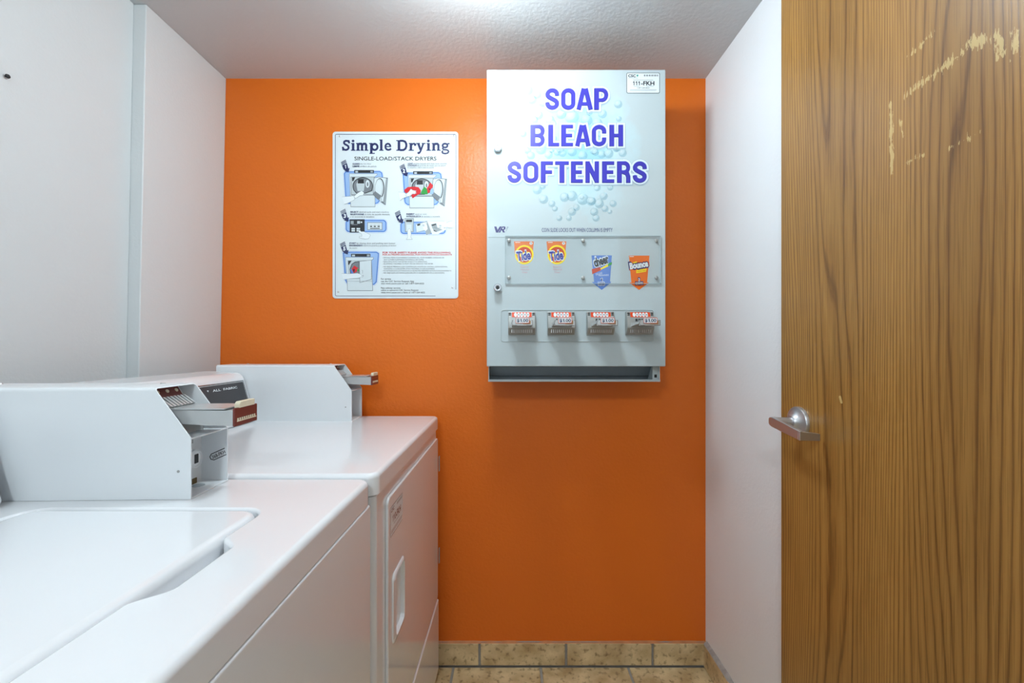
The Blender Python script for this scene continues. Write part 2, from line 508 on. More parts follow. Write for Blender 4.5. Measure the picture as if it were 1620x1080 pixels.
class Print:
    """collects 2-D shapes in a sheet frame (a right, b down) and maps them onto a plane in the room"""
    def __init__(self, fn, step=0.00007, base=0.0003):
        self.fn = fn; self.step = step; self.base = base
        self.v = []; self.f = []; self.fm = []; self.mats = []; self.layer = 0; self.count = 0; self.mod = max(8, int(step / 1.3e-6))
    def mi(self, k):
        m = INK[k] if isinstance(k, str) else k
        if m not in self.mats: self.mats.append(m)
        return self.mats.index(m)
    def up(self): self.layer += 1; return self
    def _add(self, pts, faces, ink):
        n = len(self.v); h = self.base + self.layer * self.step + (self.count % self.mod) * 1.2e-6; self.count += 1
        self.v += [self.fn(p[0], p[1], h) for p in pts]
        k = self.mi(ink)
        for q in faces: self.f.append(tuple(i + n for i in q)); self.fm.append(k)
    def poly(self, pts, ink):
        tr = tessellate_polygon([[Vector((p[0], p[1], 0)) for p in pts]])
        self._add(pts, tr, ink)
    def rect(self, x0, y0, x1, y1, ink): self._add([(x0, y0), (x1, y0), (x1, y1), (x0, y1)], [(0, 1, 2, 3)], ink)
    def rrect(self, x0, y0, x1, y1, r, ink): self.poly(rrect(x0, x1, y0, y1, r, 4), ink)
    def ellipse(self, cx, cy, rx, ry, ink, n=24, rot=0):
        c, s = math.cos(rot), math.sin(rot)
        pts = []
        for k in range(n):
            a = 2 * math.pi * k / n; x, y = rx * math.cos(a), ry * math.sin(a)
            pts.append((cx + x * c - y * s, cy + x * s + y * c))
        self._add(pts, [tuple(range(n))], ink)
    def stroke(self, pts, wd, ink, closed=False, ext=0.0):
        p = [Vector(q[:2]) for q in pts]
        if ext and not closed:
            p[0] = p[0] + (p[0] - p[1]).normalized() * ext
            p[-1] = p[-1] + (p[-1] - p[-2]).normalized() * ext
        n = len(p); L = []; R = []
        for i in range(n):
            a = p[i - 1] if (i > 0 or closed) else None
            c = p[(i + 1) % n] if (i < n - 1 or closed) else None
            b = p[i]
            e1 = (b - a).normalized() if a is not None else (c - b).normalized()
            e2 = (c - b).normalized() if c is not None else e1
            n1 = Vector((-e1.y, e1.x)); n2 = Vector((-e2.y, e2.x))
            k = (n1 + n2) / max(1 + n1.dot(n2), 0.35)
            L.append(b + k * wd / 2); R.append(b - k * wd / 2)
        pt = [tuple(q) for q in L + R]
        fs = [(i, (i + 1) % n, n + (i + 1) % n, n + i) for i in range(n if closed else n - 1)]
        self._add(pt, fs, ink)
    def rstroke(self, pts, wd, ink, closed=False, ext=0.0):
        p = [Vector(q[:2]) for q in pts]
        if ext and not closed:
            p[0] = p[0] + (p[0] - p[1]).normalized() * ext
            p[-1] = p[-1] + (p[-1] - p[-2]).normalized() * ext
        n = len(p)
        for i in range(n if closed else n - 1):
            a, b = p[i], p[(i + 1) % n]
            d = b - a
            if d.length < 1e-6: continue
            d.normalize(); nn = Vector((-d.y, d.x)) * wd / 2
            self._add([tuple(a + nn), tuple(b + nn), tuple(b - nn), tuple(a - nn)], [(0, 1, 2, 3)], ink)
            if closed or i < n - 2:
                self.ellipse(b.x, b.y, wd / 2, wd / 2, ink, 18)
    def one(self, x0, x1, ytop, ybase, ink):
        w_ = x1 - x0; h = ybase - ytop
        self.poly([(x0 + w_ * .52, ytop), (x1, ytop), (x1, ybase), (x0 + w_ * .50, ybase), (x0 + w_ * .50, ytop + h * .30), (x0, ytop + h * .36), (x0, ytop + h * .20), (x0 + w_ * .32, ytop + h * .12)], ink)
    def text(self, s, x0, x1, ytop, ybase, ink, bold=0.0, slant=0.0, rot=0.0, dy=0.0):
        """fit the string between x0 and x1; capitals reach from ytop to ybase"""
        vs, fs = text_shape(s, bold)
        cap = 0.69
        mnx = min(q[0] for q in vs); mxx = max(q[0] for q in vs)
        sx = (x1 - x0) / (mxx - mnx); sy = (ybase - ytop) / cap
        c, sn = math.cos(rot), math.sin(rot)
        pts = []
        for q in vs:
            a = (q[0] - mnx) * sx + slant * q[1] * sy; bq = -q[1] * sy
            pts.append((x0 + a * c - bq * sn, ybase + a * sn + bq * c))
        self._add(pts, fs, ink)
    def build(self, name, parent):
        off = wloc(parent)
        me = bpy.data.meshes.new(name)
        me.from_pydata([tuple(Vector(q) - off) for q in self.v], [], self.f)
        for m in self.mats: me.materials.append(m)
        for p, k in zip(me.polygons, self.fm): p.material_index = k
        o = bpy.data.objects.new(name, me); COL.objects.link(o); o.parent = parent
        return o

def frontal(Y, ox=0.0, oy=0.0, sc=1.0):
    """sheet frame in (scaled) photo measure on a plane facing the camera at depth Y"""
    def fn(a, b, h):
        px, py = ox + a / sc, oy + b / sc
        q = P(px, py, Y)
        return (q.x, Y - h, q.z)
    return fn

def arc(cx, cy, rx, ry, a0, a1, n=10):
    return [(cx + rx * math.cos(math.radians(a0 + (a1 - a0) * k / n)), cy + ry * math.sin(math.radians(a0 + (a1 - a0) * k / n))) for k in range(n + 1)]

def condensed(ch, x0, x1, y0, y1, w_):
    """centre lines of heavy condensed capitals (y down) -> list of (points, closed, width)"""
    h = w_ / 2; l, r = x0 + h, x1 - h
    wb = w_ * 0.70; hb = wb / 2                      # bars
    wc = w_ * 0.86; hc_ = wc / 2                     # curves
    t, b = y0 + hb, y1 - hb
    mx, my = (x0 + x1) / 2, (y0 + y1) / 2
    S = []
    if ch in 'OCS':
        l, r, t, b = x0 + hc_, x1 - hc_, y0 + hc_, y1 - hc_
        rx = (r - l) / 2; q = min(rx, (b - t) * 0.25)
    if ch == 'O':
        S.append((arc(mx, b - q, rx, q, 0, 180) + arc(mx, t + q, rx, q, 180, 360), True, wc))
    elif ch == 'C':
        S.append(([(r, y0 + (y1 - y0) * .40)] + arc(mx, t + q, rx, q, 0, -180) + arc(mx, b - q, rx, q, 180, 0) + [(r, y1 - (y1 - y0) * .40)], False, wc))
    elif ch == 'S':
        k = (my - t) / 2
        S.append(([(r, t + k * 1.25)] + arc(mx, t + q, rx, q, -10, -170) +
                  [(l + rx * .06, t + k * 1.25), (l + rx * .35, my - k * .38), (mx, my), (r - rx * .35, my + k * .38), (r - rx * .06, b - k * 1.25)] +
                  arc(mx, b - q, rx, q, 10, 170) + [(l, b - k * 1.2)], False, wc))
    elif ch in 'PRB':
        S.append(([(l, y0), (l, y1)], False, w_))
        m2 = my + (0 if ch != 'P' else h * .5)
        rr = (m2 - t) / 2
        S.append(([(l, t), (r - rr * .9, t)], False, wb)); S.append(([(l, m2), (r - rr * .9, m2)], False, wb))
        S.append((arc(r - rr * .9, t + rr, rr * .9, rr, -90, 90), False, wb * 1.12))
        if ch == 'B':
            rr = (b - m2) / 2
            S.append(([(l, b), (r - rr * .9, b)], False, wb))
            S.append((arc(r - rr * .9, m2 + rr, rr * .9, rr, -90, 90), False, wb * 1.12))
        if ch == 'R':
            S.append(([(mx, m2), (r - h * .6, m2 + h * .5), (r, m2 + w_), (r, y1)], False, w_ * .9))
    elif ch == 'A':
        S.append(([(l - h * .1, y1 - 1), (mx - h * .42, y0 + 2)], False, w_ * .9)); S.append(([(r + h * .1, y1 - 1), (mx + h * .42, y0 + 2)], False, w_ * .9))
        S.append(([(l + (r - l) * .2, y1 - (y1 - y0) * .27), (r - (r - l) * .2, y1 - (y1 - y0) * .27)], False, wb))
    elif ch in 'EFL':
        S.append(([(l, y0), (l, y1)], False, w_))
        if ch in 'EF':
            S.append(([(l, t), (x1, t)], False, wb)); S.append(([(l, my), (x1 - h * .4, my)], False, wb))
        if ch in 'EL':
            S.append(([(l, b), (x1, b)], False, wb))
    elif ch == 'T':
        S.append(([(x0, t), (x1, t)], False, wb)); S.append(([(mx, y0), (mx, y1)], False, w_))
    elif ch == 'H':
        S.append(([(l, y0), (l, y1)], False, w_)); S.append(([(r, y0), (r, y1)], False, w_)); S.append(([(l, my), (r, my)], False, wb))
    elif ch == 'N':
        w2 = w_ * .88
        S.append(([(x0 + w2 / 2, y0), (x0 + w2 / 2, y1)], False, w2)); S.append(([(x1 - w2 / 2, y0), (x1 - w2 / 2, y1)], False, w2)); S.append(([(x0 + w2 * .55, y0 + w2 * .4), (x1 - w2 * .55, y1 - w2 * .4)], False, w2))
    return S

# ================================================================== THE ROOM
T = 0.08
floor = structure(box('floor', (-1.25, REAR - T, -0.05), (RIGHT + T, BACK + T, -0.004), M_GROUT))
# floor tiles, 313 mm plus joint, cut where they meet the walls
tile_meshes = {}
TS, J = 0.3165, 0.009
x0t = -0.2195 - 3 * (TS + 0.004)
ix = 0
yy = BACK - 0.014
row = 0
while yy > REAR:
    y_hi = yy; y_lo = max(yy - TS + J, REAR)
    xx = -0.2145 - 4 * TS
    while xx < RIGHT - 0.01:
        a = max(xx + J / 2, -1.12); b_ = min(xx + TS - J / 2, RIGHT - 0.008)
        if b_ - a > 0.02:
            key = (round(b_ - a, 4), round(y_hi - y_lo, 4))
            if key not in tile_meshes:
                me = bpy.data.meshes.new('tile')
                bm = bmesh.new(); bmesh.ops.create_cube(bm, size=1)
                bmesh.ops.scale(bm, vec=(key[0], key[1], 0.008), verts=bm.verts)
                bmesh.ops.bevel(bm, geom=[e for e in bm.edges], offset=0.0012, segments=1, affect='EDGES')
                bm.to_mesh(me); bm.free(); me.materials.append(M_TILE)
                tile_meshes[key] = me
            o = bpy.data.objects.new('tile', tile_meshes[key]); COL.objects.link(o); o.parent = floor
            o.location = ((a + b_) / 2, (y_lo + y_hi) / 2, -0.004)
        xx += TS
    yy -= TS; row += 1

wall_back = structure(box('wall_back', (-1.25, BACK, -0.05), (RIGHT + T, BACK + T, CEIL + 0.05), M_ORANGE))
ceiling = structure(box('ceiling', (-1.25, REAR - T, CEIL), (RIGHT + T, BACK, CEIL + 0.05), M_CEIL))
wall_right = structure(box('wall_right', (RIGHT, REAR, -0.004), (RIGHT + T, BACK, CEIL), M_WALL))
wall_rear = structure(box('wall_rear', (-1.25, REAR - T, -0.004), (RIGHT + T, REAR, CEIL), M_WALL))

# left wall: slightly out of plumb; the nearer length stands 33 mm further back than the far length
def lx(z, off=0.0): return -1.046 - 0.0202 * (CEIL - z) - off
STEP_Y = 1.218
def leaning(name, y0, y1, off):
    zs = (-0.004, CEIL)
    v = []
    for z in zs:
        v += [(-1.25, y0, z), (lx(z, off), y0, z), (lx(z, off), y1, z), (-1.25, y1, z)]
    return v
vv = leaning('a', STEP_Y, BACK, 0.0) + leaning('b', REAR, STEP_Y, 0.034)
ff = BOXF + [tuple(i + 8 for i in q) for q in BOXF]
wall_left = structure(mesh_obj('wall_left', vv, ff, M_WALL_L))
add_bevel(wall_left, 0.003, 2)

# skirting of cut tiles on the back and right wall
def skirting(name, side):
    if side == 'back':
        g = box(name, (-1.04, BACK - 0.006, 0), (RIGHT, BACK, 0.086), M_GROUT)
    else:
        g = box(name, (RIGHT - 0.006, REAR, 0), (RIGHT, BACK - 0.012, 0.086), M_GROUT)
    structure(g)
    joints = []
    if side == 'back':
        xs = [-1.04] + [-0.12 + k * 0.314 for k in range(-2, 3)] + [RIGHT]
        for a, b_ in zip(xs, xs[1:]):
            box('tile', (a + 0.0045, BACK - 0.013, 0.006), (b_ - 0.0045, BACK - 0.005, 0.084), M_TILE, g, r=0.0012, seg=1)
        v = []; n = 60
        rnd = random.Random(3)
        for k in range(n + 1):
            x = -1.04 + (RIGHT + 1.04) * k / n
            j = rnd.uniform(-0.0018, 0.0018)
            v += [(x, BACK - 0.011, 0.0835 + j * .2), (x, BACK - 0.006, 0.0855 + j * .5), (x, BACK, 0.0868 + j * .8)]
        f = []
        for k in range(n):
            f += [(k * 3, k * 3 + 3, k * 3 + 4, k * 3 + 1), (k * 3 + 1, k * 3 + 4, k * 3 + 5, k * 3 + 2)]
        c = mesh_obj('caulk_bead', v, f, M_CAULK, g, smooth=80)
        c['label'] = 'uneven pale caulk bead along the skirting'
    else:
        ys = [BACK - 0.013 - k * 0.314 for k in range(12)]
        for a, b_ in zip(ys, ys[1:]):
            lo_ = max(b_ + 0.007, REAR)
            if a - lo_ > 0.03:
                box('tile', (RIGHT - 0.013, lo_, 0.003), (RIGHT - 0.005, a, 0.084), M_TILE, g, r=0.0012, seg=1)
        v = []; n = 110; rnd = random.Random(5)
        for k in range(n + 1):
            y = BACK - 0.012 + (REAR - BACK) * k / n
            j = rnd.uniform(-0.003, 0.003)
            v += [(RIGHT - 0.013, y, 0.083 + j * .4), (RIGHT - 0.009, y, 0.088 + j), (RIGHT, y, 0.093 + j)]
        f = []
        for k in range(n):
            f += [(k * 3, k * 3 + 3, k * 3 + 4, k * 3 + 1), (k * 3 + 1, k * 3 + 4, k * 3 + 5, k * 3 + 2)]
        mesh_obj('caulk_bead', v, f, mat('caulk_grey', rgb(196, 192, 186), 0.7, var=0.3, vscale=60, bump=0.3), g, smooth=80)
skirting('baseboard_back', 'back')
skirting('baseboard_right', 'right')

# ------------------------------------------------------------------ door leaf standing open in front of the right wall
DE = 1.03
door = box('door_1', (DOOR_X, DE - 0.91, 0.012), (DOOR_X + 0.044, DE, 2.045), M_OAK, r=0.0012, seg=2)
structure(door)
hc = Vector((DOOR_X, DE - 0.066, 0.993))      # centre of the rose
rose = lathe('rose', [(0.0, 0.0), (0.0345, 0.0), (0.0345, 0.005), (0.033, 0.0075), (0.030, 0.0085), (0.026, 0.0095), (0.017, 0.016), (0.0145, 0.021), (0.0, 0.021)], (-1, 0, 0), hc, M_STEEL, door, n=40)
rose['label'] = 'round satin steel rose'
lathe('spindle', [(0.0, 0.016), (0.0105, 0.016), (0.0105, 0.052), (0.0, 0.052)], (-1, 0, 0), hc, M_STEEL, door, n=24)
# lever: flat bar running towards the camera with a slight droop, its end returning to the door
droop = 0.012
lx0, lx1 = DOOR_X - 0.062, DOOR_X - 0.052
bar = []
ya, yb = hc.y + 0.014, hc.y - 0.088
def lever():
    v = []; f = []
    secs = []
    n = 8
    path = []
    for k in range(5):                       # rounded nose
        a = math.radians(90 * k / 4)
        path.append((lx0 + 0.0, ya - 0.012 * (1 - math.sin(a)) + 0.0, 0.0, 0.0105 * math.sin(a) + 0.003 * (1 - math.sin(a))))
    path = [(lx0, ya, 0.0, 0.006), (lx0, ya - 0.004, 0.0, 0.0095), (lx0, ya - 0.012, -0.0005, 0.0112), (lx0, ya - 0.05, -0.005, 0.0108), (lx0, yb, -droop, 0.0098)]
    for (x, y, dz, hh) in path:
        i = len(v)
        v.extend([(x, y, hc.z + dz - hh), (x + 0.0095, y, hc.z + dz - hh), (x + 0.0095, y, hc.z + dz + hh), (x, y, hc.z + dz + hh)])
        secs.append(i)
    for a, b_ in zip(secs, secs[1:]):
        for k in range(4): f.append((a + k, a + (k + 1) % 4, b_ + (k + 1) % 4, b_ + k))
    f.append((0, 1, 2, 3)); e = secs[-1]; f.append((e, e + 1, e + 2, e + 3))
    return v, f
v, f = lever()
lv = add_bevel(mesh_obj('lever', v, f, M_STEEL, door), 0.0016, 3, 25)
lv['label'] = 'satin steel lever bar'
zr = hc.z - droop
rt = prism('lever_return', [(lx0, yb + 0.0), (lx0 + 0.0095, yb + 0.0085), (DOOR_X - 0.012, yb + 0.017), (DOOR_X - 0.009, yb + 0.010), (lx0, yb - 0.0085 + 0.003)], 'z', zr - 0.0098, zr + 0.0092, M_STEEL, door, r=0.0012)
for q in rt.data.vertices:
    k = (q.co.x + wloc(door).x - lx0) / (DOOR_X - 0.009 - lx0)
    q.co.z += (-0.0085 if q.co.z > zr else -0.004) * k
lathe('set_screw', [(0.0, 0.0), (0.003, 0.0), (0.003, 0.0016), (0.0012, 0.0016), (0.0012, 0.0005), (0, 0.0005)], (-0.7, -0.7, 0), hc + Vector((-0.013, -0.016, -0.006)), M_CHROME, door, n=14)
box('latch_plate', (DOOR_X + 0.010, DE - 0.001, 0.96), (DOOR_X + 0.034, DE + 0.0012, 1.02), M_STEEL, door, r=0.0004, seg=1)

# ------------------------------------------------------------------ ceiling lights
def globe(name, label, loc, strength, group, rad=0.094):
    t = thing(name, label, 'ceiling light', (loc[0], loc[1], CEIL), group)
    lathe('light_base', [(0.0, 0.0), (0.100, 0.0), (0.100, -0.012), (0.092, -0.021), (0.0, -0.021)], (0, 0, 1), (loc[0], loc[1], CEIL), M_ENAMEL2, t, n=32)
    prof = []
    cz = -0.047
    for k in range(17):
        a = math.radians(-90 + (90 + 16) * k / 16)
        prof.append((max(rad * math.cos(a), 0.0005), cz + rad * math.sin(a)))
    g = lathe('glass_globe', prof, (0, 0, 1), (loc[0], loc[1], CEIL), glow_material('globe_glow_' + name, strength), t, n=40, smooth=80)
    return t
globe('globe_light', 'frosted globe light on the ceiling just in front of the vending machine', (-0.085, 0.925), GLOBE_STRENGTH, 'ceiling globes')
globe('globe_light', 'added fill globe on the ceiling behind the camera, out of view', (-0.33, -0.75), REAR_FILL_STRENGTH, 'ceiling globes')  # fill light added to brighten the room from out of view

# ================================================================== DRYER
DZ = 0.917
DX = -0.262
dryer = thing('clothes_dryer', 'white front-loading dryer with coin box, standing against the orange wall', 'dryer', (-0.63, 1.167, 0))
body_o = rrect(-0.995, -0.268, 0.829, 1.505, 0.016, 5)
slab('cabinet', body_o, None, 0.012, 0.8705, 0.002, 0, M_ENAMEL, dryer)
slab('top', rrect(-1.0, DX, 0.822, 1.511, 0.022, 6), None, 0.8745, DZ, 0.010, 0, M_ENAMEL, dryer)
for (xx, yy) in ((-0.95, 0.87), (-0.31, 0.87), (-0.95, 1.46), (-0.31, 1.46)):
    lathe('leveling_foot', [(0, 0.0), (0.02, 0.0), (0.02, 0.008), (0.008, 0.012), (0, 0.012)], (0, 0, 1), (xx, yy, 0), M_BLACKGAP, dryer, n=16)
# front plane helper: a = y, b = z, h = out from the front
def front_fn(x):
    return lambda a, b, h: (x + h, a, b)
DY0, DY1 = 0.898, 1.498
ddoor = slab('door', rrect(DY0, DY1, 0.283, 0.842, 0.014, 5), rrect(0.934, 1.022, 0.515, 0.660, 0.012, 4), 0.0, 0.0055, 0.0025, 0.001, M_ENAMEL, dryer, fn=front_fn(-0.2675))
# pocket handle: sloped dish inside the opening with a raised rim
def pocket(parent):
    o = rrect(0.932, 1.024, 0.513, 0.662, 0.013, 4)
    def rr(d0, d1, dz, r): return rrect(0.932 + d0, 1.024 - d1, 0.513 + dz, 0.662 - dz, r, 4)
    rings = [(rr(-0.004, -0.003, -0.004, 0.015), 0.0056), (rr(-0.002, -0.001, -0.002, 0.014), 0.0085), (rr(0.016, 0.003, 0.004, 0.012), 0.0095), (rr(0.020, 0.006, 0.008, 0.010), 0.0005), (rr(0.026, 0.010, 0.014, 0.008), 0.0)]
    v = []; f = []
    for p, h in rings:
        for q in p: v.append((-0.2675 + h, q[0], q[1]))
    n = len(o)
    for i in range(len(rings) - 1):
        for k in range(n): f.append((i * n + k, i * n + (k + 1) % n, (i + 1) * n + (k + 1) % n, (i + 1) * n + k))
    f.append(tuple((len(rings) - 1) * n + k for k in range(n)))
    return mesh_obj('pocket_handle', v, f, M_ENAMEL, parent, smooth=50)
pocket(ddoor)
slab('lower_panel', rrect(0.84, DY1 + 0.004, 0.03, 0.276, 0.006, 3), None, 0.0, 0.0075, 0.004, 0, M_ENAMEL, dryer, fn=front_fn(-0.2675))
for z in (0.752, 0.431):
    box('hinge', (-0.2585, 1.488, z - 0.026), (-0.2555, 1.4995, z + 0.026), M_GREYMETAL, dryer, r=0.0008, seg=1)
# service sticker on the door
def side_sheet(x, ynear, ztop):
    """sheet on a plane facing +X: a runs away from the camera, b down, metres"""
    return lambda a, b, h: (x + h, ynear + a, ztop - b)
sx = -0.2675 + 0.0055
ycol = lambda px: sx * F / (px - CX)
y_n, y_f = ycol(617.5), ycol(637.0)
z_t = EYE - (800 - CY) / F * y_n
sheet = Print(side_sheet(sx, y_n, 0.817), base=0.0002)
W_, H_ = y_f - y_n, 0.064
sheet.rrect(0, 0, W_, H_, 0.003, 'brown'); sheet.up().rrect(0.0012, 0.0012, W_ - 0.0012, H_ - 0.0012, 0.002, 'white'); sheet.up()
sheet.text('CSC', 0.005, 0.030, 0.005, 0.0125, 'brown', 0.03)
for k in range(18):
    sheet.rect(0.052 + k * (W_ - 0.058) / 18, 0.005, 0.052 + k * (W_ - 0.058) / 18 + (0.0008 if k % 3 else 0.0016), 0.011, 'brown')
sheet.text('0-FKH', 0.017 + (W_ - 0.035) * .24, W_ - 0.018, 0.0225, 0.037, 'brown', 0.03)
for k in range(2): sheet.one(0.017 + (W_ - 0.035) * .12 * k, 0.017 + (W_ - 0.035) * (.12 * k + .07), 0.0225, 0.037, 'brown')
sheet.text('1-877-264-6622', 0.026, W_ - 0.028, 0.041, 0.0445, 'brown')
for k in range(2): sheet.rect(0.005, 0.052 + k * 0.004, W_ - 0.005, 0.0532 + k * 0.004, 'brown')
st = sheet.build('service_sticker', dryer); st['label'] = 'small white sticker reading 110-FKH'

# console of the dryer: sloped fascia running along the rear of the top
def console(parent, y0, y1, xb, z0, ztext=None, dark=True):
    prof = [(-0.995, z0), (xb, z0), (xb + 0.001, z0 + 0.012), (xb - 0.036, z0 + 0.148), (xb - 0.05, z0 + 0.160), (-0.995, z0 + 0.166)]
    c = prism('console', prof, 'y', y0, y1, M_ENAMEL, parent, r=0.008, seg=4)
    return c
con = console(dryer, 0.835, 1.396, -0.842, DZ)
fa = Vector((-0.8405, 0, DZ + 0.014)); fb = Vector((-0.877, 0, DZ + 0.146))
fdir = (fb - fa).normalized(); fn_ = Vector((fdir.z, 0, -fdir.x))
fl = (fb - fa).length
def con_sheet(y0):
    return lambda a, b, h: tuple(fa + fdir * (fl - b) + fn_ * h + Vector((0, y0 + a, 0)))
cs = Print(con_sheet(0.86), base=0.0004)
cs.rrect(0, 0.010, 0.525, fl - 0.004, 0.004, mat('console_trim', rgb(200, 202, 205), 0.25, 0.8))
cs.up().rrect(0.002, 0.012, 0.523, fl - 0.006, 0.003, INK['black'])
cs.up().rrect(0.004, 0.014, 0.521, fl - 0.008, 0.002, mat('console_line', rgb(205, 208, 210), 0.3))
cs.up().rrect(0.0055, 0.0155, 0.5195, fl - 0.0095, 0.002, M_CONSOLE)
cs.up()
cs.text('ALL  FABRIC', 0.375, 0.485, 0.027, 0.0335, 'white', 0.02)
cs.poly([(0.352, 0.027), (0.360, 0.027), (0.356, 0.0325)], 'white')
cp = cs.build('control_fascia', dryer); cp['label'] = 'dark control fascia lettered ALL FABRIC'

# ------------------------------------------------------------------ coin boxes bolted to the machines
BL, BD, BH, ZS = 0.445, 0.096, 0.184, 0.100
def coin_box(parent, loc, rot, sticker):
    """local frame: x towards the room, y away from the camera, z up; open folded-sheet box"""
    th = 0.0022; r = 0.007; sl = 0.060
    def prof(i):
        y0, y1, z0, z1, rr = i, BD - i, i, BH - i, max(r - i, 0.001)
        p = [(y0, z0), (y1, z0), (y1, ZS)]
        for k in range(6):
            a = math.radians(90 * k / 5); p.append((y1 - rr + rr * math.cos(a), z1 - rr + rr * math.sin(a)))
        for k in range(6):
            a = math.radians(90 + 90 * k / 5); p.append((y0 + rr + rr * math.cos(a), z1 - rr + rr * math.sin(a)))
        p.append((y0, ZS)); return p
    def xe(z): return BL if z <= ZS + 1e-6 else BL - sl * (z - ZS) / (BH - ZS)
    po, pi = prof(0), prof(th); n = len(po)
    v = [(0, y, z) for y, z in po] + [(xe(z), y, z) for y, z in po] + [(th, y, z) for y, z in pi] + [(xe(z), y, z) for y, z in pi]
    f = []
    for k in range(n):
        j = (k + 1) % n
        f += [(k, j, n + j, n + k), (2 * n + j, 2 * n + k, 3 * n + k, 3 * n + j), (n + k, n + j, 3 * n + j, 3 * n + k)]
    f += [tuple(range(n - 1, -1, -1)), tuple(range(2 * n, 3 * n))]
    cb = mesh_obj('coin_box', v, f, M_ENAMEL2, parent, smooth=35, world=False)
    cb.location = Vector(loc) - wloc(parent); cb.rotation_euler = (0, 0, rot)
    cb['label'] = 'white sheet-metal coin box'
    # shelf under the slide, recessed back plates
    box('shelf', (BL - 0.075, th, ZS - 0.0022), (BL - 0.0005, BD - th, ZS), M_ENAMEL2, cb, world=False)
    box('recess_plate', (BL - 0.050, th, th), (BL - 0.047, BD - th, ZS - 0.0022), M_GREYMETAL if False else M_ENAMEL2, cb, world=False)
    # sloped mounting plate behind the coin slide
    off = 0.043
    zt, zb = BH - th, ZS
    xt = BL - sl - off + 0.012; xb = BL - off
    prism('slide_mount', [(xb - 0.003, zb), (xb, zb), (xt, zt), (xt - 0.003, zt)], 'y', th, BD - th, M_ENAMEL2, cb, world=False)
    # coin plate (brown) on the slope, with a comb of steel pins under it
    d = Vector((xt - xb, 0, zt - zb)).normalized(); nn = Vector((d.z, 0, -d.x))
    def slope(s, h): 
        q = Vector((xb, 0, zb)) + d * s + nn * h; return (q.x, q.z)
    prism('coin_plate', [slope(0.064, 0.0), slope(0.064, 0.010), slope(0.091, 0.010), slope(0.091, 0.0)], 'y', 0.016, BD - 0.018, M_BROWN, cb, r=0.001, seg=1, world=False)
    for k in range(3):
        q = slope(0.079, 0.010)
        lathe('rivet', [(0, 0), (0.0035, 0), (0.0028, 0.0012), (0, 0.0012)], nn, (q[0], 0.027 + k * 0.021, q[1]), M_CREAM, cb, n=10, world=False)
    vv_ = []; ff_ = []
    for k in range(8):
        y = 0.018 + k * 0.0078
        a, b_, c, e = slope(0.044, 0.004), slope(0.044, 0.024), slope(0.067, 0.014), slope(0.067, 0.004)
        n0 = len(vv_)
        for yy_ in (y, y + 0.004):
            vv_ += [(q[0], yy_, q[1]) for q in (a, b_, c, e)]
        ff_ += [(n0, n0 + 1, n0 + 2, n0 + 3), (n0 + 7, n0 + 6, n0 + 5, n0 + 4)] + [(n0 + i, n0 + (i + 1) % 4, n0 + 4 + (i + 1) % 4, n0 + 4 + i) for i in range(4)]
    mesh_obj('coin_comb', vv_, ff_, M_SLIDE, cb, world=False)
    # mechanism throat and the push slide
    zc0, zc1 = 0.117, 0.143
    prism('slide_throat', [(BL - 0.082, ZS), (BL - 0.034, ZS), (BL - 0.052, zc1 - 0.004), (BL - 0.082, zc1 - 0.004)], 'y', 0.012, BD - 0.014, M_GREYMETAL, cb, r=0.001, seg=1, world=False)
    prism('coin_slide', [(BL - 0.085, zc0 + 0.006), (BL + 0.012, zc0 + 0.001), (BL + 0.058, zc0), (BL + 0.058, zc1), (BL - 0.085, zc1 + 0.003)], 'y', 0.018, BD - 0.018, M_SLIDE, cb, r=0.001, seg=2, world=False)
    box('slide_top', (BL - 0.06, 0.015, zc1 + 0.002), (BL + 0.045, BD - 0.015, zc1 + 0.004), M_SLIDE, cb, world=False)
    ep = box('slide_end', (BL + 0.058, 0.015, zc0 - 0.001), (BL + 0.0625, BD - 0.015, zc1 + 0.004), M_BROWN, cb, r=0.001, seg=1, world=False)
    gl = []
    for k in range(9):
        gl.append(((BL + 0.0622, 0.021 + k * 0.0061, zc0 + 0.008), (BL + 0.0636, 0.0235 + k * 0.0061, zc0 + 0.0125)))
    gl.append(((BL + 0.0622, 0.020, zc0 + 0.0065), (BL + 0.0634, BD - 0.020, zc0 + 0.0082)))
    boxes('slide_scale', gl, M_CREAM, cb, world=False)
    prism('slide_grip', [(0.026, zc1 + 0.003), (BD - 0.024, zc1 + 0.003), (BD - 0.024, zc1 + 0.014), (0.031, zc1 + 0.014), (0.026, zc1 + 0.010)], 'x', BL + 0.054, BL + 0.0632, M_CREAM, cb, r=0.0012, seg=2, world=False)
    # lock in the lower recess
    lathe('lock_barrel', [(0, 0), (0.0165, 0), (0.0165, 0.020), (0.0135, 0.0225), (0.0125, 0.0195), (0, 0.0195)], (1, 0, 0), (BL - 0.048, 0.052, 0.053), M_ENAMEL2, cb, n=28, world=False)
    box('lock_slot', (BL - 0.029, 0.049, 0.045), (BL - 0.0272, 0.058, 0.061), M_BLACKGAP, cb, r=0.0006, seg=1, world=False)
    box('latch_plate', (BL - 0.048, 0.036, 0.077), (BL - 0.044, 0.068, 0.093), M_GREYMETAL, cb, world=False)
    box('rust_patch', (BL - 0.047, 0.030, th), (BL - 0.0455, 0.080, 0.012), M_RUST, cb, world=False)
    lathe('bolt_hole', [(0, 0), (0.010, 0), (0.010, 0.0006), (0, 0.0006)], (0, 0, 1), (BL - 0.032, 0.064, th), M_TRAY, cb, n=18, world=False)
    for (x, z) in ((BL - 0.020, 0.046),):
        lathe('rivet_hole', [(0, 0), (0.0022, 0), (0.0022, 0.0006), (0, 0.0006)], (0, -1, 0), (x, 0, z), M_GREYMETAL, cb, n=12, world=False)
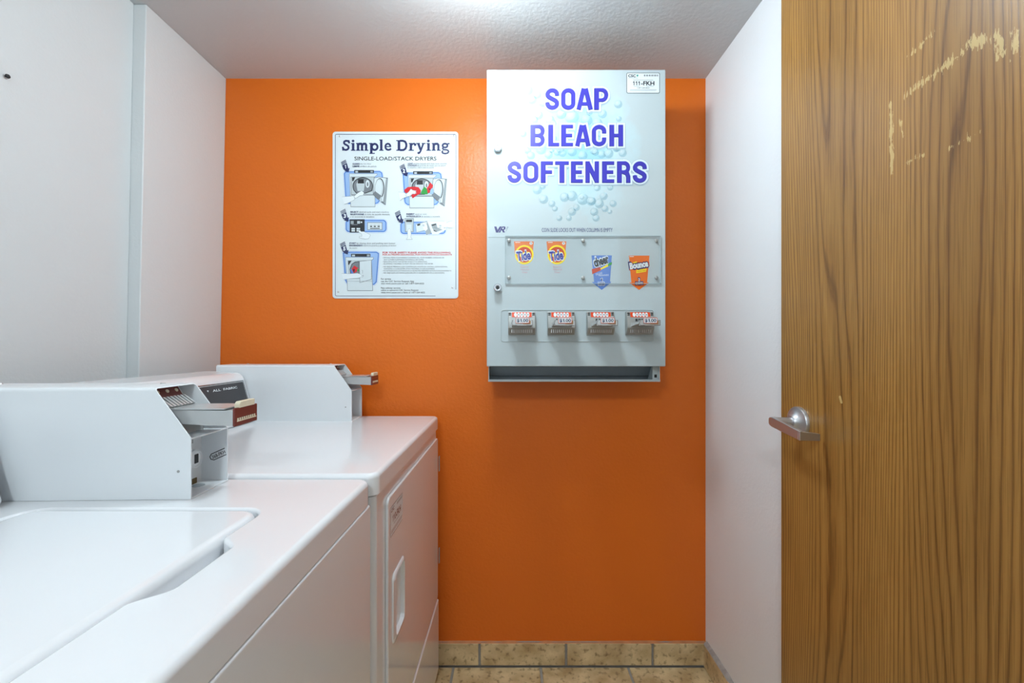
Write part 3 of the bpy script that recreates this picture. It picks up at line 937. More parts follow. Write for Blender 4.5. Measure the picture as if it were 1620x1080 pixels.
    for x in (0.06, BL - 0.10):
        lathe('top_screw', [(0, 0), (0.0045, 0), (0.0035, 0.002), (0, 0.002)], (0, 0, 1), (x, BD * .75, BH), M_STEEL, cb, n=12, world=False)
    if sticker:
        ca, sa = math.cos(0.42), math.sin(0.42)
        pr = Print(lambda a, b, h: (BL - 0.036 + a * ca + b * sa, BD - th - h, 0.052 + a * sa - b * ca), base=0.0003)
        pr.stroke([(0.033, 0.004), (0.006, 0.004), (0.0015, 0.0075), (0.0015, 0.0125), (0.006, 0.016), (0.031, 0.016)], 0.0015, 'black')
        pr.up().text(sticker, 0.005, 0.031, 0.0068, 0.0133, 'black', 0.015)
        o = pr.v
        me = bpy.data.meshes.new('number_sticker'); me.from_pydata(o, [], pr.f)
        for m in pr.mats: me.materials.append(m)
        so = bpy.data.objects.new('number_sticker', me); COL.objects.link(so); so.parent = cb
        so['label'] = 'black outlined number 368-FKH'
    return cb
coin_box(dryer, (-0.529 - BL, 1.402, DZ), 0.0, None)

# ================================================================== WASHER
WZ = 0.912
WX = -0.270
washer = thing('washing_machine', 'white top-loading washer with coin box and lid, nearest the camera', 'washer', (-0.63, 0.47, 0))
slab('cabinet', rrect(-0.995, -0.276, 0.135, 0.811, 0.014, 5), None, 0.012, 0.864, 0.002, 0, M_ENAMEL, washer)
for (xx, yy) in ((-0.95, 0.18), (-0.32, 0.18), (-0.95, 0.76), (-0.32, 0.76)):
    lathe('leveling_foot', [(0, 0.0), (0.02, 0.0), (0.02, 0.008), (0.008, 0.012), (0, 0.012)], (0, 0, 1), (xx, yy, 0), M_BLACKGAP, washer, n=16)
slab('front_panel', rrect(0.145, 0.8085, 0.05, 0.8655, 0.006, 3), None, 0.0, 0.0075, 0.004, 0, M_ENAMEL, washer, fn=front_fn(-0.2765))
LX0, LX1, LY0, LY1 = -0.745, -0.386, 0.175, 0.662
lid_o = rrect(LX0, LX1, LY0, LY1, 0.030, 7)
# opening: lid outline plus a clearance, with a finger scoop on the front edge
op = offset_poly(lid_o, 0.0032)
sc0, sc1, sd = 0.428, 0.556, 0.027
hole = []
done = False
xr = LX1 + 0.0032
for i, q in enumerate(op):
    hole.append(q)
    nx = op[(i + 1) % len(op)]
    # the straight run along x = xr goes from low y to high y in a ccw loop
    if abs(q[0] - xr) < 1e-4 and abs(nx[0] - xr) < 1e-4 and nx[1] - q[1] > 0.2:
        for k in range(9):
            t = k / 8; e = 0.5 - 0.5 * math.cos(math.pi * t)
            hole.append((xr + sd * e, sc0 - 0.012 + 0.034 * t))
        for k in range(9):
            t = k / 8; e = 0.5 + 0.5 * math.cos(math.pi * t)
            hole.append((xr + sd * e, sc1 - 0.022 + 0.034 * t))
slab('top', rrect(-1.0, WX, 0.130, 0.816, 0.022, 6), hole, 0.867, WZ, 0.010, 0.005, M_ENAMEL, washer)
box('lid_well', (LX0 - 0.02, LY0 - 0.02, 0.874), (LX1 + 0.045, LY1 + 0.02, 0.886), M_ENAMEL, washer)
slab('lid', lid_o, None, 0.888, WZ + 0.001, 0.012, 0, M_ENAMEL, washer, steps=6)
# dark strip standing in for the shade in the scoop under the lid edge
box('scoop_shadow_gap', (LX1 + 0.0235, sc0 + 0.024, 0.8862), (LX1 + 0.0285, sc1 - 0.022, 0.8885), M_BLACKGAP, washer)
wc = prism('console', [(-0.995, WZ), (-0.800, WZ), (-0.799, WZ + 0.012), (-0.838, WZ + 0.148), (-0.852, WZ + 0.160), (-0.995, WZ + 0.166)], 'y', 0.145, 0.672, M_ENAMEL, washer, r=0.010, seg=4)
fa2 = Vector((-0.7985, 0, WZ + 0.014)); fb2 = Vector((-0.8385, 0, WZ + 0.146))
fd2 = (fb2 - fa2).normalized(); fn2 = Vector((fd2.z, 0, -fd2.x))
ws = Print(lambda a, b, h: tuple(fa2 + fd2 * b + fn2 * h + Vector((0, 0.165 + a, 0))), base=0.0004)
ws.rrect(0, 0.012, 0.482, 0.125, 0.004, M_CONSOLE)
ws.build('control_fascia', washer)
for k in range(3):
    q = fa2 + fd2 * 0.065 + Vector((0, 0.22 + k * 0.09, 0))
    lathe('dial', [(0, 0), (0.022, 0), (0.020, 0.016), (0, 0.018)], fn2, q, M_ENAMEL2, washer, n=24)
coin_box(washer, (-0.530 - BL * math.cos(0.03), 0.7026 - BL * math.sin(0.03), WZ + 0.0005), 0.03, '368-FKH')
box('bumper', (-0.372, 0.814, 0.8985), (-0.352, 0.8185, 0.9035), M_BLACKGAP, washer, r=0.001, seg=1)

# ================================================================== SOAP VENDING MACHINE
VY = 1.356
VX0, VX1 = P(770, 0, VY).x, P(1053, 0, VY).x
VZ0, VZ1 = P(0, 579.5, VY).z, P(0, 110, VY).z
vend = thing('soap_vending_machine', 'white wall-hung vending machine lettered SOAP BLEACH SOFTENERS with four coin slides', 'vending machine', ((VX0 + VX1) / 2, BACK, 1.048))
CB = 1.048
tk = 0.0025
box('cabinet', (VX0 + 0.002, VY + 0.045, VZ0 - 0.001), (VX1 - 0.002, BACK - 0.001, VZ1 - 0.004), M_POWDER, vend, r=0.003)
vdoor = box('door', (VX0, VY, VZ0), (VX1, VY + 0.043, VZ1), [vendor_front_material()], vend, r=0.0025)
# delivery tray: side cheeks, sloped floor, front lip, back
prism('tray_side', [(VY + 0.044, CB), (BACK - 0.001, CB), (BACK - 0.001, VZ0), (VY + 0.044, VZ0)], 'x', VX0 + 0.003, VX0 + 0.0055, M_POWDER, vend)
prism('tray_side', [(VY + 0.044, CB), (BACK - 0.001, CB), (BACK - 0.001, VZ0), (VY + 0.044, VZ0)], 'x', VX1 - 0.0055, VX1 - 0.003, M_POWDER, vend)
prism('tray_floor', [(VY + 0.046, CB), (BACK - 0.001, CB), (BACK - 0.001, CB + 0.03), (VY + 0.10, CB + 0.002), (VY + 0.046, CB + 0.002)], 'x', VX0 + 0.0056, VX1 - 0.0056, M_TRAY, vend)
prism('tray_lip', [(VY + 0.0425, CB - 0.0012), (VY + 0.056, CB - 0.0012), (VY + 0.056, CB - 0.0002), (VY + 0.0436, CB - 0.0002), (VY + 0.0436, CB + 0.006), (VY + 0.0425, CB + 0.006)], 'x', VX0 + 0.0025, VX1 - 0.0025, M_POWDER, vend)
prism('tray_back', [(VY + 0.13, CB + 0.012), (VY + 0.132, CB + 0.012), (VY + 0.112, VZ0 - 0.001), (VY + 0.11, VZ0 - 0.001)], 'x', VX0 + 0.006, VX1 - 0.006, M_TRAY, vend)
prism('tray_bracket', [(VY + 0.048, CB + 0.003), (VY + 0.10, CB + 0.003), (VY + 0.06, VZ0 - 0.004), (VY + 0.048, VZ0 - 0.002)], 'x', VX1 - 0.026, VX1 - 0.0056, M_POWDER, vend)
box('tray_clip', (VX1 - 0.020, VY + 0.0455, CB + 0.012), (VX1 - 0.012, VY + 0.0478, CB + 0.022), M_BLACKGAP, vend, r=0.0008, seg=1)

# printed bubbles
def bubbles(parent):
    rnd = random.Random(21)
    v = []; f = []; uv = []
    spots = [(835, 143, 9), (842, 158, 8), (850, 150, 7), (858, 163, 7), (978, 165, 7), (852, 182, 8), (846, 190, 6), (905, 185, 12), (928, 190, 10), (888, 180, 9), (945, 195, 9), (979, 188, 5), (953, 180, 8), (870, 190, 8), (828, 212, 6),
             (905, 240, 8), (939, 238, 7), (856, 236, 9), (890, 242, 7), (975, 235, 6), (985, 242, 7), (868, 245, 7), (922, 246, 8), (952, 244, 7), (963, 243, 8), (835, 238, 6), (840, 246, 7),
             (905, 310, 9), (922, 315, 10), (935, 318, 8), (893, 312, 8), (860, 315, 8), (873, 322, 6), (878, 330, 5), (948, 322, 8), (957, 330, 6), (970, 322, 6), (885, 345, 5), (905, 335, 7), (940, 335, 7), (912, 328, 6), (850, 300, 8), (943, 345, 6), (900, 345, 5), (955, 310, 7), (965, 335, 4)]
    for k in range(34):
        a = rnd.uniform(0, 6.28); rr = rnd.uniform(0.3, 1.0)
        spots.append((915 + 75 * rr * math.cos(a), 235 + 92 * rr * math.sin(a), rnd.uniform(3.0, 7.5)))
    for i, (px, py, r) in enumerate(spots):
        n = 20; s = len(v); h = 0.00015 + 0.00002 * i / 10
        q = P(px, py, VY); R = r / F * VY
        for k in range(n):
            a = 2 * math.pi * k / n
            v.append((q.x + R * math.cos(a), VY - h, q.z + R * math.sin(a))); uv.append((math.cos(a), math.sin(a)))
        f.append(tuple(range(s, s + n)))
    off = wloc(parent)
    me = bpy.data.meshes.new('bubble_graphic'); me.from_pydata([tuple(Vector(q) - off) for q in v], [], f)
    u = me.uv_layers.new(name='UVMap')
    for lp in me.loops: u.data[lp.index].uv = uv[lp.vertex_index]
    o = link('bubble_graphic', me, bubble_material(), parent)
    o['label'] = 'printed pale teal soap bubbles'; o['kind'] = 'stuff'
bubbles(vdoor)

# big words
def big_words(parent):
    rows = [('SOAP', 165, 305, [(408, 497), (512, 603), (612, 718), (728, 822)]),
            ('BLEACH', 405, 544, [(310, 405), (427, 497), (512, 588), (603, 703), (713, 806), (828, 917)]),
            ('SOFTENERS', 645, 784, [(160, 248), (264, 360), (378, 456), (472, 560), (576, 652), (671, 758), (780, 858), (878, 966), (982, 1072)])]
    for word, y0, y1, xs in rows:
        pr = Print(frontal(VY, 765, 100, 4.153), base=0.0004, step=0.0002)
        strokes = []
        for ch, (a, b_) in zip(word, xs): strokes += condensed(ch, a, b_, y0, y1, 30)
        for dx, dy, grow, ink in ((3, 8, 27, 'shade'), (0, 0, 29, 'titlegrey'), (0, 0, 26, 'titlepale'), (-1.5, 2.5, 2, 'titledark'), (0, 0, 0, 'titleblue')):
            for pts, cl, wd in strokes:
                pr.rstroke([(p[0] + dx, p[1] + dy) for p in pts], wd + grow, ink, cl, ext=grow / 2)
            pr.up()
        o = pr.build('lettering', parent); o['label'] = 'outlined blue word ' + word
big_words(vdoor)

# small lettering, logo, decal edge
pr = Print(frontal(VY, 765, 340, 5.49), base=0.0005)
pr.text('COIN SLIDE LOCKS OUT WHEN COLUMN IS EMPTY', 506, 1120, 113, 147, 'titledark', 0.0)
o = pr.build('lettering', vdoor); o['label'] = 'small blue line about the coin slide lock'
pr = Print(frontal(VY, 765, 340, 5.49), base=0.0005)
pr.poly([(92, 100), (112, 100), (122, 130), (140, 100), (160, 100), (126, 152), (108, 152)], 'titledark')
pr.poly([(162, 100), (186, 100), (191, 110), (188, 124), (176, 130), (186, 152), (168, 152), (160, 133), (152, 133), (146, 152), (130, 152)], 'titledark')
pr.up(); pr.poly([(166, 110), (176, 110), (173, 122), (162, 122)], 'offwhite')
for k in range(4): pr.poly([(192 + (3 - k) * 4, 104 + k * 13), (218 - k * 7, 104 + k * 13), (213 - k * 7, 109 + k * 13), (190 + (3 - k) * 4, 109 + k * 13)], 'titledark')
o = pr.build('logo', vdoor); o['label'] = 'blue VR logo'
# fine seam where the printed film ends
boxes('film_edge', [(P(772, 375.5, VY) + Vector((0, -0.0006, 0)), P(799, 375.0, VY) + Vector((0, 0.0002, 0)))], INK['midgrey'], vdoor)

# product cards under the acrylic window
def card(kind, ox):
    pr = Print(frontal(VY, 765 + ox / 5.49, 340, 5.49), base=0.0005)
    if kind == 'tide':
        pr.poly([(264, 229), (436, 229), (428, 330), (400, 400), (308, 400), (272, 330)], 'tideorange')
        pr.up(); pr.ellipse(354, 345, 81, 84, 'yellow', 40); pr.ellipse(412, 246, 13, 13, 'white', 16)
        pr.up(); pr.ellipse(354, 345, 66, 68, 'redorange', 36); pr.one(407, 415, 238, 254, 'black')
        pr.rect(276, 236, 318, 241, 'white')
        pr.up(); pr.ellipse(358, 342, 50, 20, 'yellow', 24, rot=-0.25)
        pr.up(); pr.text('Tide', 286, 418, 318, 400, 'white', 0.075, rot=-0.12)
        pr.up(); pr.text('Tide', 292, 412, 322, 397, 'inkblue', 0.035, rot=-0.12)
        for k, (s, a, b_) in enumerate((('Botanic', 322, 392), ('Natural', 322, 396), ('Clean', 334, 380))):
            pr.text(s, a, b_, 442 + k * 24, 456 + k * 24, 'pink')
    elif kind == 'cheer':
        pr.poly([(938, 351), (1114, 351), (1098, 580), (1108, 577), (1103, 590), (1026, 651), (948, 590), (942, 580), (960, 584)], 'cheer')
        pr.up(); pr.poly([(940, 470), (1015, 452), (1020, 480), (944, 514)], 'redorange'); pr.poly([(1015, 462), (1080, 425), (1084, 446), (1019, 476)], 'yellow'); pr.poly([(1078, 422), (1114, 408), (1114, 430), (1082, 446)], 'green')
        pr.up(); pr.text('cheer', 962, 1104, 372, 452, 'white', 0.09, rot=-0.30)
        pr.up(); pr.text('cheer', 967, 1100, 378, 450, 'black', 0.04, rot=-0.30)
        pr.text('ONE LOAD', 975, 1035, 508, 526, 'white', 0.0, rot=-0.25); pr.text('FRESHNESS', 1000, 1088, 518, 532, 'white', 0.0, rot=-0.05)
        pr.one(1013, 1034, 546, 580, 'white'); pr.text('LOAD', 993, 1055, 582, 612, 'white', 0.08)
        pr.up(); pr.one(1017, 1030, 550, 576, 'titledark'); pr.text('LOAD', 997, 1051, 586, 609, 'titledark', 0.03)
    else:
        pr.poly([(1262, 353), (1440, 353), (1420, 588), (1434, 583), (1430, 592), (1350, 651), (1272, 592), (1266, 583), (1284, 588)], 'orange')
        pr.up(); pr.poly([(1264, 420), (1438, 404), (1440, 445), (1266, 482)], 'redorange'); pr.rect(1268, 358, 1304, 364, 'white')
        pr.poly([(1326, 478), (1416, 464), (1410, 492), (1326, 506)], 'yellow'); pr.poly([(1296, 412), (1330, 402), (1332, 416), (1298, 424)], 'yellow')
        pr.up(); pr.text('Bounce', 1264, 1440, 414, 476, 'titledark', 0.11, rot=-0.16)
        pr.up(); pr.text('Bounce', 1272, 1434, 420, 470, 'white', 0.055, rot=-0.16); pr.text('outdoor fresh', 1334, 1408, 484, 496, 'redorange', 0.0, rot=-0.14)
        pr.text('2', 1338, 1364, 544, 580, 'titledark', 0.08); pr.text('SHEETS', 1314, 1388, 578, 608, 'titledark', 0.08)
        pr.up(); pr.text('2', 1343, 1359, 549, 576, 'white', 0.02); pr.text('SHEETS', 1319, 1383, 584, 603, 'white', 0.02)
    return pr
for kind, ox, lab in (('tide', 0, 'first orange Tide detergent picture'), ('tide', 283, 'second orange Tide detergent picture'), ('cheer', 0, 'blue Cheer picture shaped like an arrow'), ('bounce', 0, 'orange Bounce picture shaped like an arrow')):
    o = card(kind, ox).build('product_picture', vdoor); o['label'] = lab
a, b_ = P(799, 373.3, VY), P(1044.5, 449, VY)
win = box('clear_window', (a.x, VY - 0.0052, b_.z), (b_.x, VY - 0.0022, a.z), clear_material(), vend, r=0.0004, seg=1)
rim = []
e = 0.0011
for lo_, hi_ in (((a.x, a.z - e), (b_.x, a.z)), ((a.x, b_.z), (b_.x, b_.z + e)), ((a.x, b_.z), (a.x + e, a.z)), ((b_.x - e, b_.z), (b_.x, a.z))):
    rim.append(((lo_[0], VY - 0.0056, lo_[1]), (hi_[0], VY - 0.0018, hi_[1])))
o = boxes('window_edge', rim, mat('acrylic_edge', rgb(176, 194, 198), 0.15, var=0.1), vend)
for px in (805.2, 922, 1037.6):
    for py in (381.2, 439.6):
        q = P(px, py, VY)
        lathe('window_screw', [(0, -0.001), (0.0026, -0.001), (0.0026, 0.0052), (0.0062, 0.0054), (0.0056, 0.008), (0.003, 0.0092), (0, 0.0094)], (0, -1, 0), (q.x, VY, q.z), M_GREYMETAL, vend, n=14)
# locks
for py, hgt in ((235.0, 0.012), (456.0, 0.022)):
    q = P(787.6, py, VY)
    l = lathe('lock', [(0, 0), (0.0125, 0), (0.0125, hgt - 0.003), (0.0105, hgt), (0.0075, hgt), (0.0068, hgt - 0.003), (0, hgt - 0.003)], (0, -1, 0), (q.x, VY, q.z), M_CHROME, vend, n=28)
    lathe('key_core', [(0, hgt - 0.004), (0.0058, hgt - 0.004), (0.0058, hgt - 0.0015), (0.003, hgt - 0.0008), (0, hgt - 0.0008)], (0, -1, 0), (q.x, VY, q.z), M_BLACKGAP if hgt > 0.015 else M_GREYMETAL, l, n=18)
# asset sticker
pr = Print(frontal(VY, 765, 100, 4.153), base=0.0004)
pr.rrect(939, 63, 1158, 198, 10, 'black'); pr.up().rrect(942, 66, 1155, 195, 8, 'white'); pr.up()
pr.text('CSC', 950, 1000, 75, 92, 'black', 0.04); pr.text('ServiceWorks', 952, 1015, 95, 101, 'grey')
pr.poly([(1004, 76), (1018, 76), (1014, 88), (1008, 91)], 'teal')
for k in range(16): pr.rect(1054 + k * 5.8, 75, 1054 + k * 5.8 + (2 if k % 3 else 4), 87, 'black')
pr.text('-FKH', 1034, 1122, 119, 145, 'black', 0.03)
for k in range(3): pr.one(981 + k * 17.5, 991 + k * 17.5, 119, 145, 'black')
pr.rect(982, 110, 1114, 112, 'grey'); pr.text('1-877-264-6622', 1010, 1090, 158, 166, 'black', 0.01)
pr.rect(986, 150, 1026, 152, 'grey'); pr.rect(1068, 150, 1118, 152, 'grey'); pr.rect(962, 174, 1136, 177, 'grey'); pr.rect(962, 182, 1130, 184, 'midgrey')
o = pr.build('asset_sticker', vdoor); o['label'] = 'white sticker reading CSC and 111-FKH'

# embossed panel holding the coin slides
pa, pb = P(792, 489.5, VY), P(1035, 540.5, VY)
slab('slide_panel', rrect(pa.x, pb.x, pb.z, pa.z, 0.010, 5), rrect(pa.x + 0.0025, pb.x - 0.0025, pb.z + 0.0025, pa.z - 0.0025, 0.0085, 5), 0.0, 0.0018, 0.0008, 0.0008, M_POWDER, vend, steps=2, fn=lambda p, q, h: (p, VY - h, q))

def coin_mechanism(cx, cz):
    """cast body with coin window, ribbed lower face, and push slide with price plate"""
    hw, hh = 0.0425, 0.0365
    y0 = VY
    bodyp = [(y0, cz - hh), (y0 - 0.014, cz - hh), (y0 - 0.028, cz - hh + 0.020), (y0 - 0.028, cz + 0.006), (y0 - 0.016, cz + hh), (y0, cz + hh)]
    m = prism('coin_mechanism', bodyp, 'x', cx - hw, cx + hw, M_GREYMETAL, vend, r=0.002, seg=2)
    # ribs on the lower slope
    r_ = []
    for k in range(11):
        x = cx - 0.032 + k * 0.0062
        r_.append(((x, y0 - 0.0255, cz - hh + 0.006), (x + 0.0026, y0 - 0.012, cz - hh + 0.016)))
    boxes('ribs', r_, M_STEEL, m)
    for s in (-1, 1):
        bars = [((cx + s * 0.037 - 0.0035, y0 - 0.0215, cz + 0.006 + k * 0.006), (cx + s * 0.037 + 0.0035, y0 - 0.0185 + 0.002 * 0, cz + 0.0085 + k * 0.006)) for k in range(5)]
        boxes('side_grille', bars, M_BLACKGAP, m)
    # coin window: orange plate lying on the upper slope
    ua = Vector((cx, y0 - 0.028, cz + 0.006)); ub = Vector((cx, y0 - 0.016, cz + hh))
    ud = (ub - ua).normalized(); un = Vector((0, -ud.z, ud.y))
    if un.y > 0: un = -un
    ln_ = (ub - ua).length
    pr = Print(lambda a, b, h: tuple(ua + Vector((a, 0, 0)) + ud * b + un * h), base=0.0006)
    pr.rect(-0.031, ln_ - 0.020, 0.031, ln_ - 0.003, 'coinred'); pr.up()
    for k in range(5):
        x = -0.0195 + k * 0.0098
        pr.ellipse(x, ln_ - 0.0115, 0.0044, 0.0072, 'white', 18)
    pr.up()
    for k in range(1, 5):
        x = -0.0195 + k * 0.0098
        pr.ellipse(x, ln_ - 0.0115, 0.0016, 0.0040, 'midgrey', 12); pr.rect(x - 0.0042, ln_ - 0.0122, x + 0.0042, ln_ - 0.0112, 'grey')
    o = pr.build('coin_window', m); o['label'] = 'orange plate with five coin outlines'
    fl_ = []
    for k in range(4):
        x = cx - 0.017 + k * 0.0098
        fl_.append(((x, y0 - 0.0345, cz + 0.006), (x + 0.0042, y0 - 0.024, cz + 0.0125)))
    boxes('coin_pins', fl_, M_BLACKGAP, m)
    # push slide
    ye = y0 - 0.112
    sl_ = prism('push_slide', [(ye, cz - 0.006), (y0 - 0.024, cz - 0.012), (y0 - 0.024, cz + 0.0005), (ye, cz + 0.0005)], 'x', cx - 0.031, cx + 0.031, M_SLIDE, m, r=0.0008, seg=2)
    box('slide_front', (cx - 0.031, ye - 0.0035, cz - 0.0125), (cx + 0.031, ye, cz + 0.004), M_SLIDE, m, r=0.0008, seg=1)
    pr = Print(lambda a, b, h: (cx + a, ye - 0.0035 - h, cz + b), base=0.0003)
    pr.stroke([(-0.026, 0.003), (-0.029, 0.003), (-0.029, -0.002), (-0.031, -0.003), (-0.031, -0.007), (-0.028, -0.009), (-0.028, -0.0115), (-0.016, -0.0115)], 0.0009, 'black')
    pr.stroke([(0.026, 0.003), (0.029, 0.003), (0.029, -0.0115), (0.012, -0.0115)], 0.0009, 'black')
    pr.rect(0.001, -0.0085, 0.024, 0.002, 'tan')
    pr.build('slide_print', m)
    tag = prism('price_plate', [(cx - 0.0205, cz - 0.0062), (cx + 0.0205, cz - 0.0062), (cx + 0.0205, cz + 0.0100), (cx + 0.017, cz + 0.0130), (cx - 0.017, cz + 0.0130), (cx - 0.0205, cz + 0.0100)], 'y', ye - 0.0075, ye - 0.0036, M_STEEL, m, r=0.0005, seg=1)
    pr = Print(lambda a, b, h: (cx + a, ye - 0.0075 - h, cz + b), base=0.0003)
    pr.rrect(-0.0200, -0.0060, 0.0200, 0.0105, 0.003, 'coinred'); pr.up()
    pr.rrect(-0.0188, -0.0048, 0.0188, 0.0093, 0.0022, 'white'); pr.up()
    for str_, xa, xb in (('$', -0.0165, -0.0085), ('.00', -0.0012, 0.0165)):
        vs, fs = text_shape(str_, 0.02)
        mnx = min(q[0] for q in vs); mxx = max(q[0] for q in vs)
        k = (xb - xa) / (mxx - mnx)
        pr._add([(xa + (q[0] - mnx) * k, -0.0022 + q[1] * 0.0132) for q in vs], fs, 'navy')
    pr.poly([(-0.0058, -0.0022), (-0.0024, -0.0022), (-0.0024, 0.0070), (-0.0042, 0.0070), (-0.0070, 0.0056), (-0.0070, 0.0042), (-0.0048, 0.0050), (-0.0048, -0.0022)], 'navy')
    o = pr.build('price_label', m); o['label'] = 'price label $1.00'
for k in range(4):
    q = P(825.3 + k * 62.2, 511, VY - 0.014)
    coin_mechanism(q.x, q.z)

# ================================================================== SIGN ON THE ORANGE WALL
SY = BACK - 0.003
sign = thing('instruction_sign', 'white rectangular sign headed Simple Drying on the orange wall', 'sign', (P(626, 472, SY).x, BACK, P(626, 472, SY).z))
a, b_ = P(526, 208, SY), P(725, 472, SY)
slab('panel', rrect(a.x, b_.x, b_.z, a.z, 0.012, 6), None, 0.0, 0.0025, 0.0006, 0, M_SIGN, sign, steps=2, fn=lambda p, q, h: (p, BACK - 0.0004 - h, q))
Z1 = dict(Y=SY, ox=520, oy=200, sc=7.535)
Z2 = dict(Y=SY, ox=520, oy=330, sc=7.2)
# border
pr = Print(frontal(SY, 0, 0, 1))
pr.stroke(rrect(530.5, 721.2, 212.4, 468.0, 2.0, 3), 0.75, 'navy', closed=True)
pr.up(); pr.rect(689, 458, 722.5, 470, M_SIGN); 
pr.build('border_line', sign)
for (px, py) in ((537.5, 215.5), (718.5, 214.5), (535.3, 461.3), (715.8, 454.8)):
    q = P(px, py, SY)
    lathe('screw', [(0, -0.001), (0.0040, -0.001), (0.0036, 0.0008), (0.002, 0.0015), (0, 0.0016)], (0, -1, 0), (q.x, SY, q.z), M_STEEL, sign, n=14)

# title in a heavy slab serif drawn with strokes
pr = Print(frontal(**Z1))
W0 = 29
def S_(pts, wd=W0, closed=False): pr.rstroke(pts, wd, 'navy', closed)
def serif(x0, x1, y): pr.rect(x0, y - 6, x1, y + 6, 'navy')
xh, bl, ct, ds = 197, 290, 163, 327
# S
S_([(246, 200), (242, 184), (228, 173), (205, 171), (186, 180), (183, 198), (194, 212), (215, 222), (234, 236), (238, 256), (228, 272), (208, 280), (185, 276), (172, 262), (168, 246)], 23)
pr.poly([(236, 162), (248, 162), (248, 205), (236, 200)], 'navy'); pr.poly([(160, 242), (174, 242), (176, 288), (162, 288)], 'navy')
# i
S_([(292, xh), (292, bl)]); serif(268, 306, xh + 6); serif(266, 320, bl - 6); pr.ellipse(291, 173, 16, 15, 'navy')
# m
S_([(350, xh), (350, bl)]); serif(327, 364, xh + 6); serif(326, 376, bl - 6)
S_([(350, 222), (368, 207), (388, 207), (398, 220), (398, bl)], 27); serif(382, 420, bl - 6)
S_([(398, 222), (416, 207), (437, 207), (447, 220), (447, bl)], 27); serif(428, 474, bl - 6)
# p
S_([(508, xh), (508, ds)]); serif(482, 522, xh + 6); serif(486, 550, ds - 6)
pr.stroke(arc(548, 244, 34, 36, 0, 345, 20), 25, 'navy', True)
# l
S_([(627, 155), (627, bl)]); serif(604, 640, 161); serif(602, 654, bl - 6)
# e
S_([(668, 240), (742, 240)], 13); S_([(736, 246), (734, 226), (722, 210), (704, 205), (686, 213), (676, 232), (678, 256), (690, 273), (710, 280), (730, 276), (744, 264)], 22)
# D
S_([(838, ct), (838, bl)], 32); serif(805, 880, ct + 6); serif(805, 880, bl - 6)
S_([(850, ct + 8), (885, ct + 8), (912, 182), (925, 208), (926, 236), (916, 264), (892, 281), (850, bl - 8)], 25)
# r
S_([(980, xh), (980, bl)]); serif(955, 994, xh + 6); serif(952, 1016, bl - 6); S_([(985, 226), (1000, 208), (1018, 204), (1034, 212)], 19); pr.ellipse(1030, 218, 15, 15, 'navy')
# y
S_([(1066, xh + 2), (1096, bl - 10)], 27); S_([(1130, xh + 2), (1098, bl - 2), (1084, 312), (1070, 322)], 20); serif(1042, 1088, xh + 6); serif(1110, 1156, xh + 6); pr.ellipse(1072, 316, 15, 14, 'navy')
# i
S_([(1190, xh), (1190, bl)]); serif(1167, 1204, xh + 6); serif(1164, 1220, bl - 6); pr.ellipse(1189, 173, 16, 15, 'navy')
# n
S_([(1252, xh), (1252, bl)]); serif(1229, 1266, xh + 6); serif(1228, 1276, bl - 6)
S_([(1252, 222), (1272, 207), (1296, 207), (1308, 222), (1308, bl)], 27); serif(1290, 1336, bl - 6)
# g
pr.stroke(arc(1387, 228, 29, 23, 0, 345, 18), 22, 'navy', True); S_([(1412, 212), (1428, 204), (1442, 208)], 16)
S_([(1366, 250), (1358, 264), (1370, 276), (1402, 278), (1424, 286), (1430, 302), (1418, 318), (1388, 324), (1360, 318), (1352, 304), (1362, 288)], 18)
o = pr.build('title', sign); o['label'] = 'heavy navy heading Simple Drying'
pr = Print(frontal(**Z1))
pr.text('SINGLE-LOAD/STACK DRYERS', 307, 1284, 360, 404, 'black', 0.012)
o = pr.build('subtitle', sign); o['label'] = 'line SINGLE-LOAD/STACK DRYERS'

def step_arrow(pr, x, y, n):
    """striped navy arrow leaning right; (x, y) = top left in zoom-1 measure"""
    def q(a, b): return (x + a, y + b)
    for k in range(3):
        pr.poly([q(0 + k * 4, 34 + k * 13), q(58 + k * 4, 2 + k * 13), q(60 + k * 4, 8 + k * 13), q(2 + k * 4, 40 + k * 13)], 'navy')
    pr.poly([q(14, 72), q(70, 42), q(88, 108), q(104, 100), q(92, 152), q(42, 134), q(58, 126), q(36, 124)], 'navy')
    pr.up(); (pr.one(x + 44, x + 62, y + 64, y + 108, 'white') if n == 1 else pr.text(str(n), x + 40, x + 68, y + 66, y + 108, 'white', 0.05))

def lines(pr, rows):
    for (s1, s2, x0, xm, x1, yb, hh) in rows:
        if s1: pr.text(s1, x0, xm, yb - hh, yb, 'navy', 0.03)
        if s2: pr.text(s2, xm + (8 if s1 else 0), x1, yb - hh, yb, 'grey', 0.006)

def bracket(pr, pts_out, ink_out='blue'):
    pr.poly(offset_poly(pts_out, 9), 'lightblue'); pr.up(); pr.poly(offset_poly(pts_out, 6), 'white'); pr.up(); pr.poly(pts_out, 'blue'); pr.up()
    pr.poly(offset_poly(pts_out, -14), 'lightblue'); pr.up()

